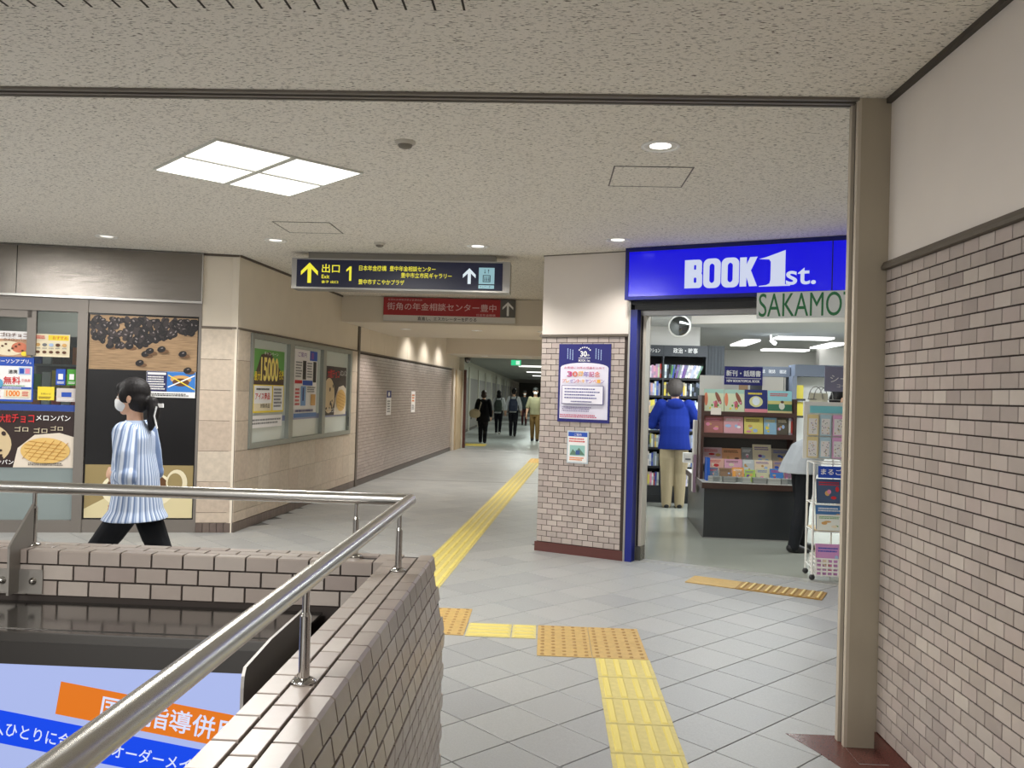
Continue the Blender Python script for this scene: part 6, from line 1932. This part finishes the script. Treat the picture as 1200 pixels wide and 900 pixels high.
def stripe_mat():
    m = bpy.data.materials.new('striped_cotton'); m.use_nodes = True
    nt = m.node_tree; b_ = nt.nodes['Principled BSDF']; b_.inputs['Roughness'].default_value = 0.8
    tc = nt.nodes.new('ShaderNodeTexCoord'); sp_ = nt.nodes.new('ShaderNodeSeparateXYZ'); nt.links.new(tc.outputs['Object'], sp_.inputs[0])
    mu = nt.nodes.new('ShaderNodeMath'); mu.operation = 'ARCTAN2'
    nt.links.new(sp_.outputs['Y'], mu.inputs[0]); nt.links.new(sp_.outputs['X'], mu.inputs[1])
    nz = nt.nodes.new('ShaderNodeTexNoise'); nz.inputs['Scale'].default_value = 5; nt.links.new(tc.outputs['Object'], nz.inputs['Vector'])
    ad = nt.nodes.new('ShaderNodeMath'); ad.operation = 'MULTIPLY_ADD'; ad.inputs[1].default_value = 0.06
    nt.links.new(nz.outputs['Fac'], ad.inputs[0]); nt.links.new(mu.outputs[0], ad.inputs[2])
    sc_ = nt.nodes.new('ShaderNodeMath'); sc_.operation = 'MULTIPLY'; sc_.inputs[1].default_value = 33 / (2 * pi); nt.links.new(ad.outputs[0], sc_.inputs[0])
    fr_ = nt.nodes.new('ShaderNodeMath'); fr_.operation = 'FRACT'; nt.links.new(sc_.outputs[0], fr_.inputs[0])
    r = nt.nodes.new('ShaderNodeValToRGB'); els = r.color_ramp.elements
    for i, (p_, c_) in enumerate(((0.0, (206, 216, 232)), (0.22, (206, 216, 232)), (0.32, (104, 124, 164)), (0.55, (112, 134, 172)), (0.65, (186, 200, 222)), (0.80, (128, 148, 184)), (0.95, (206, 216, 232)))):
        if i < 2: els[i].position = p_
        else: els.new(p_)
    els = r.color_ramp.elements
    for e_, (p_, c_) in zip(els, ((0.0, (206, 216, 232)), (0.22, (206, 216, 232)), (0.32, (104, 124, 164)), (0.55, (112, 134, 172)), (0.65, (186, 200, 222)), (0.80, (128, 148, 184)), (0.95, (206, 216, 232)))):
        e_.position = p_; e_.color = rgb(c_)
    nt.links.new(fr_.outputs[0], r.inputs[0]); nt.links.new(r.outputs[0], b_.inputs['Base Color'])
    # cloth folds
    n2 = nt.nodes.new('ShaderNodeTexNoise'); n2.inputs['Scale'].default_value = 9
    mp = nt.nodes.new('ShaderNodeMapping'); mp.inputs['Scale'].default_value = (1.2, 1.2, 0.35); nt.links.new(tc.outputs['Object'], mp.inputs[0]); nt.links.new(mp.outputs[0], n2.inputs['Vector'])
    bp = nt.nodes.new('ShaderNodeBump'); bp.inputs['Strength'].default_value = 0.6; bp.inputs['Distance'].default_value = 0.02
    nt.links.new(n2.outputs['Fac'], bp.inputs['Height']); nt.links.new(bp.outputs[0], b_.inputs['Normal'])
    return m


def cloth(c, rough=0.85):
    return M(c, rough, bump=0.5, bscale=9, noise=0.12, nscale=4, stretch=(1.3, 1.3, 0.5), spec=0.2)


BLK_C = cloth((22, 23, 27)); BLK2 = cloth((30, 30, 36))
# woman walking left past the kiosk
pw, J = person('woman in a blue striped shirt, black trousers and white mask walking past the kiosk', (-2.44, 5.0, 0), radians(92), 1.53, stripe_mat(), BLK_C, hair=HAIRB, style='pony', lean=3,
               legs=((38, 30), (-24, 10)), arms=((-14, 16, 104, 50), (-8, 10, 50, 20)), head=(0, -2), hem=0.07, flare=1.42, sleeve=1.5, cuff=1.15, belly=1.22, mask=True, vox=0.0075, leg_r=0.98, curl=48, collar=M((176, 192, 218), 0.8))
HP = J['HP']
rb_ = MB().box(-0.006, -0.02, -0.012, 0.006, 0.02, 0.012).build('hair_ribbon', P_WHT, pw, HP(-0.0, -0.175, -0.055))
MB().tube([HP(-0.03, -0.165, -0.06), HP(-0.03, -0.15, -0.12), HP(-0.03, -0.168, -0.2)], 0.005, 6).build('ribbon_tail', P_WHT, pw)
# people down the passage
person('woman with brown hair in black clothes walking away with a pale shoulder bag', (-1.86, 24.75, 0), radians(-4), 1.50, BLK_C, BLK2, hair=HAIRBR, style='bob', legs=((8, 4), (-8, 4)), arms=((-4, 10, 30), (0, 8, 12)), hem=0.16, flare=1.2, sleeve=1.8, cuff=1.15, wide=1.12, belly=1.15, leg_r=1.15, eyes=False)
person('long-haired girl in white sleeves with a grey-green backpack walking away', (-1.74, 30.4, 0), radians(-3), 1.54, M((226, 228, 230), 0.8), BLK2, style='long', shoe=M((210, 208, 204), 0.6), legs=((14, 6), (-12, 10)), arms=((-6, 10, 10), (6, 10, 10)), sleeve=1.5, cuff=1.05, hem=0.05, eyes=False)
person('man in white shirt with a navy backpack walking away in the passage', (-1.16, 29.2, 0), radians(-3), 1.60, M((222, 224, 228), 0.8), BLK2, style='short', legs=((10, 8), (-10, 12)), arms=((-8, 14, 10), (6, 14, 10)), sleeve=1.55, cuff=1.08, wide=1.05, leg_r=1.1, eyes=False)
person('man in beige jacket, cap and white mask walking toward the camera beside the pillar', (-0.37, 26.5, 0), radians(178), 1.62, cloth((150, 146, 116)), cloth((126, 100, 62)), style='cap', hair=HAIRG, legs=((6, 4), (-8, 6)), arms=((6, 12, 12), (-6, 14, 14)), sleeve=0.95, cuff=1.12, mask=True, wide=1.08, belly=1.12, leg_r=1.12)
person('person in dark clothes and white mask walking toward the camera farthest down the passage', (-1.06, 39.5, 0), radians(180), 1.56, cloth((40, 48, 50)), cloth((66, 34, 36)), style='cap', legs=((8, 5), (-10, 8)), arms=((8, 8, 12), (-8, 8, 12)), sleeve=1.8, mask=True, hem=0.06)
# bags they carry
tb = thing('shoulder_bag', 'pale beige shoulder bag carried by the woman in black in the passage', 'bag', (-2.1, 24.62, 0.74), radians(-4))
mb = MB(); mb.ball((0, 0, 0.12), 0.17, 0.07, 0.13, 16, 10); mb.ball((0, 0, 0.06), 0.165, 0.065, 0.08, 14, 8)
fuse(mb, 0.012, 'bag_body', M((206, 192, 166), 0.7), tb, 3)
MB().tube([(0.12, 0.02, 0.2), (0.17, 0.06, 0.42), (0.14, 0.16, 0.5)], 0.014, 8).build('strap', M((216, 206, 190), 0.7), tb); MB().tube([(-0.1, 0.0, 0.1), (-0.1, -0.02, -0.06)], 0.01, 8).build('tassel', P_BLK, tb)
for nm, lab, loc, c_, sz in (('backpack', 'grey-green backpack worn by the long-haired girl in the passage', (-1.74, 30.26, 0.80), (70, 80, 74), 0.92), ('backpack', 'navy backpack worn by the man in white in the passage', (-1.16, 29.05, 0.86), (52, 60, 84), 1.0)):
    t = thing(nm, lab, 'bag', loc, radians(-3))
    mb = MB(); loft(mb, [((0, -0.06, 0.0), (0.15 * sz, 0, 0), (0, 0.075, 0)), ((0, -0.065, 0.14), (0.16 * sz, 0, 0), (0, 0.085, 0)), ((0, -0.06, 0.3), (0.15 * sz, 0, 0), (0, 0.08, 0)), ((0, -0.04, 0.42), (0.11 * sz, 0, 0), (0, 0.06, 0))])
    fuse(mb, 0.012, 'pack', M(c_, 0.7), t, 4)
    mb = MB(); loft(mb, [((0, -0.14, 0.04), (0.11 * sz, 0, 0), (0, 0.03, 0)), ((0, -0.14, 0.2), (0.11 * sz, 0, 0), (0, 0.03, 0))]); fuse(mb, 0.012, 'front_pocket', M(tuple(max(0, v - 14) for v in c_), 0.7), t, 3)
    for s in (-1, 1): MB().tube([(s * 0.09, 0.0, 0.4), (s * 0.1, 0.08, 0.49), (s * 0.105, 0.22, 0.46), (s * 0.11, 0.26, 0.3)], 0.016, 8).build('strap', M((36, 40, 50), 0.7), t)
# man in blue at the bookcase
bm2, J = person('man in a blue hooded jacket and khaki trousers browsing at the dark grey bookcase', (1.70, 11.38, 0.003), radians(-4), 1.665, cloth((20, 42, 126)), cloth((164, 150, 122)), style='full', hair=HAIRG, lean=5, legs=((2, 3), (5, 6)), arms=((14, 20, 70, 30), (14, 20, 75, 30)), head=(-6, -14),
                hem=0.09, flare=1.12, sleeve=1.9, cuff=1.28, wide=1.16, belly=1.2, leg_r=1.3, collar=M((190, 200, 220), 0.7), hood=True, eyes=False, hs=1.25)
# man bending at the card stand
bm3, J3 = person('person in a pale grey shirt and black trousers bending behind the white card stand', (2.52, 8.42, 0.003), radians(-82), 1.66, cloth((178, 182, 186)), cloth((34, 36, 40)), style='short', lean=34, legs=((4, 4), (-7, 4)), arms=((38, 8, 30), (4, 6, 6)), head=(0, -20), hem=0.10, flare=1.28, sleeve=1.2, cuff=1.2, wide=1.05, leg_r=1.08, belly=1.1)
tb2 = thing('carrier_bag', 'cream carrier bag held low by the person bending at the card stand', 'bag', tuple(bm3.matrix_basis @ (J3['arm'][1][2] + J3['arm'][1][4] * 0.09) - Vector((0, 0, 0.425))), radians(-20))
mb = MB(); loft(mb, [((0, 0, 0.0), (0.13, 0, 0), (0, 0.05, 0)), ((0, 0, 0.14), (0.14, 0, 0), (0, 0.06, 0)), ((0, 0, 0.3), (0.12, 0, 0), (0, 0.03, 0))])
fuse(mb, 0.012, 'bag_body', M((214, 204, 184), 0.7), tb2, 3)
MB().tube([(-0.06, 0, 0.3), (-0.03, 0, 0.42), (0.03, 0, 0.42), (0.06, 0, 0.3)], 0.005, 6).build('handle', M((206, 196, 176), 0.7), tb2)
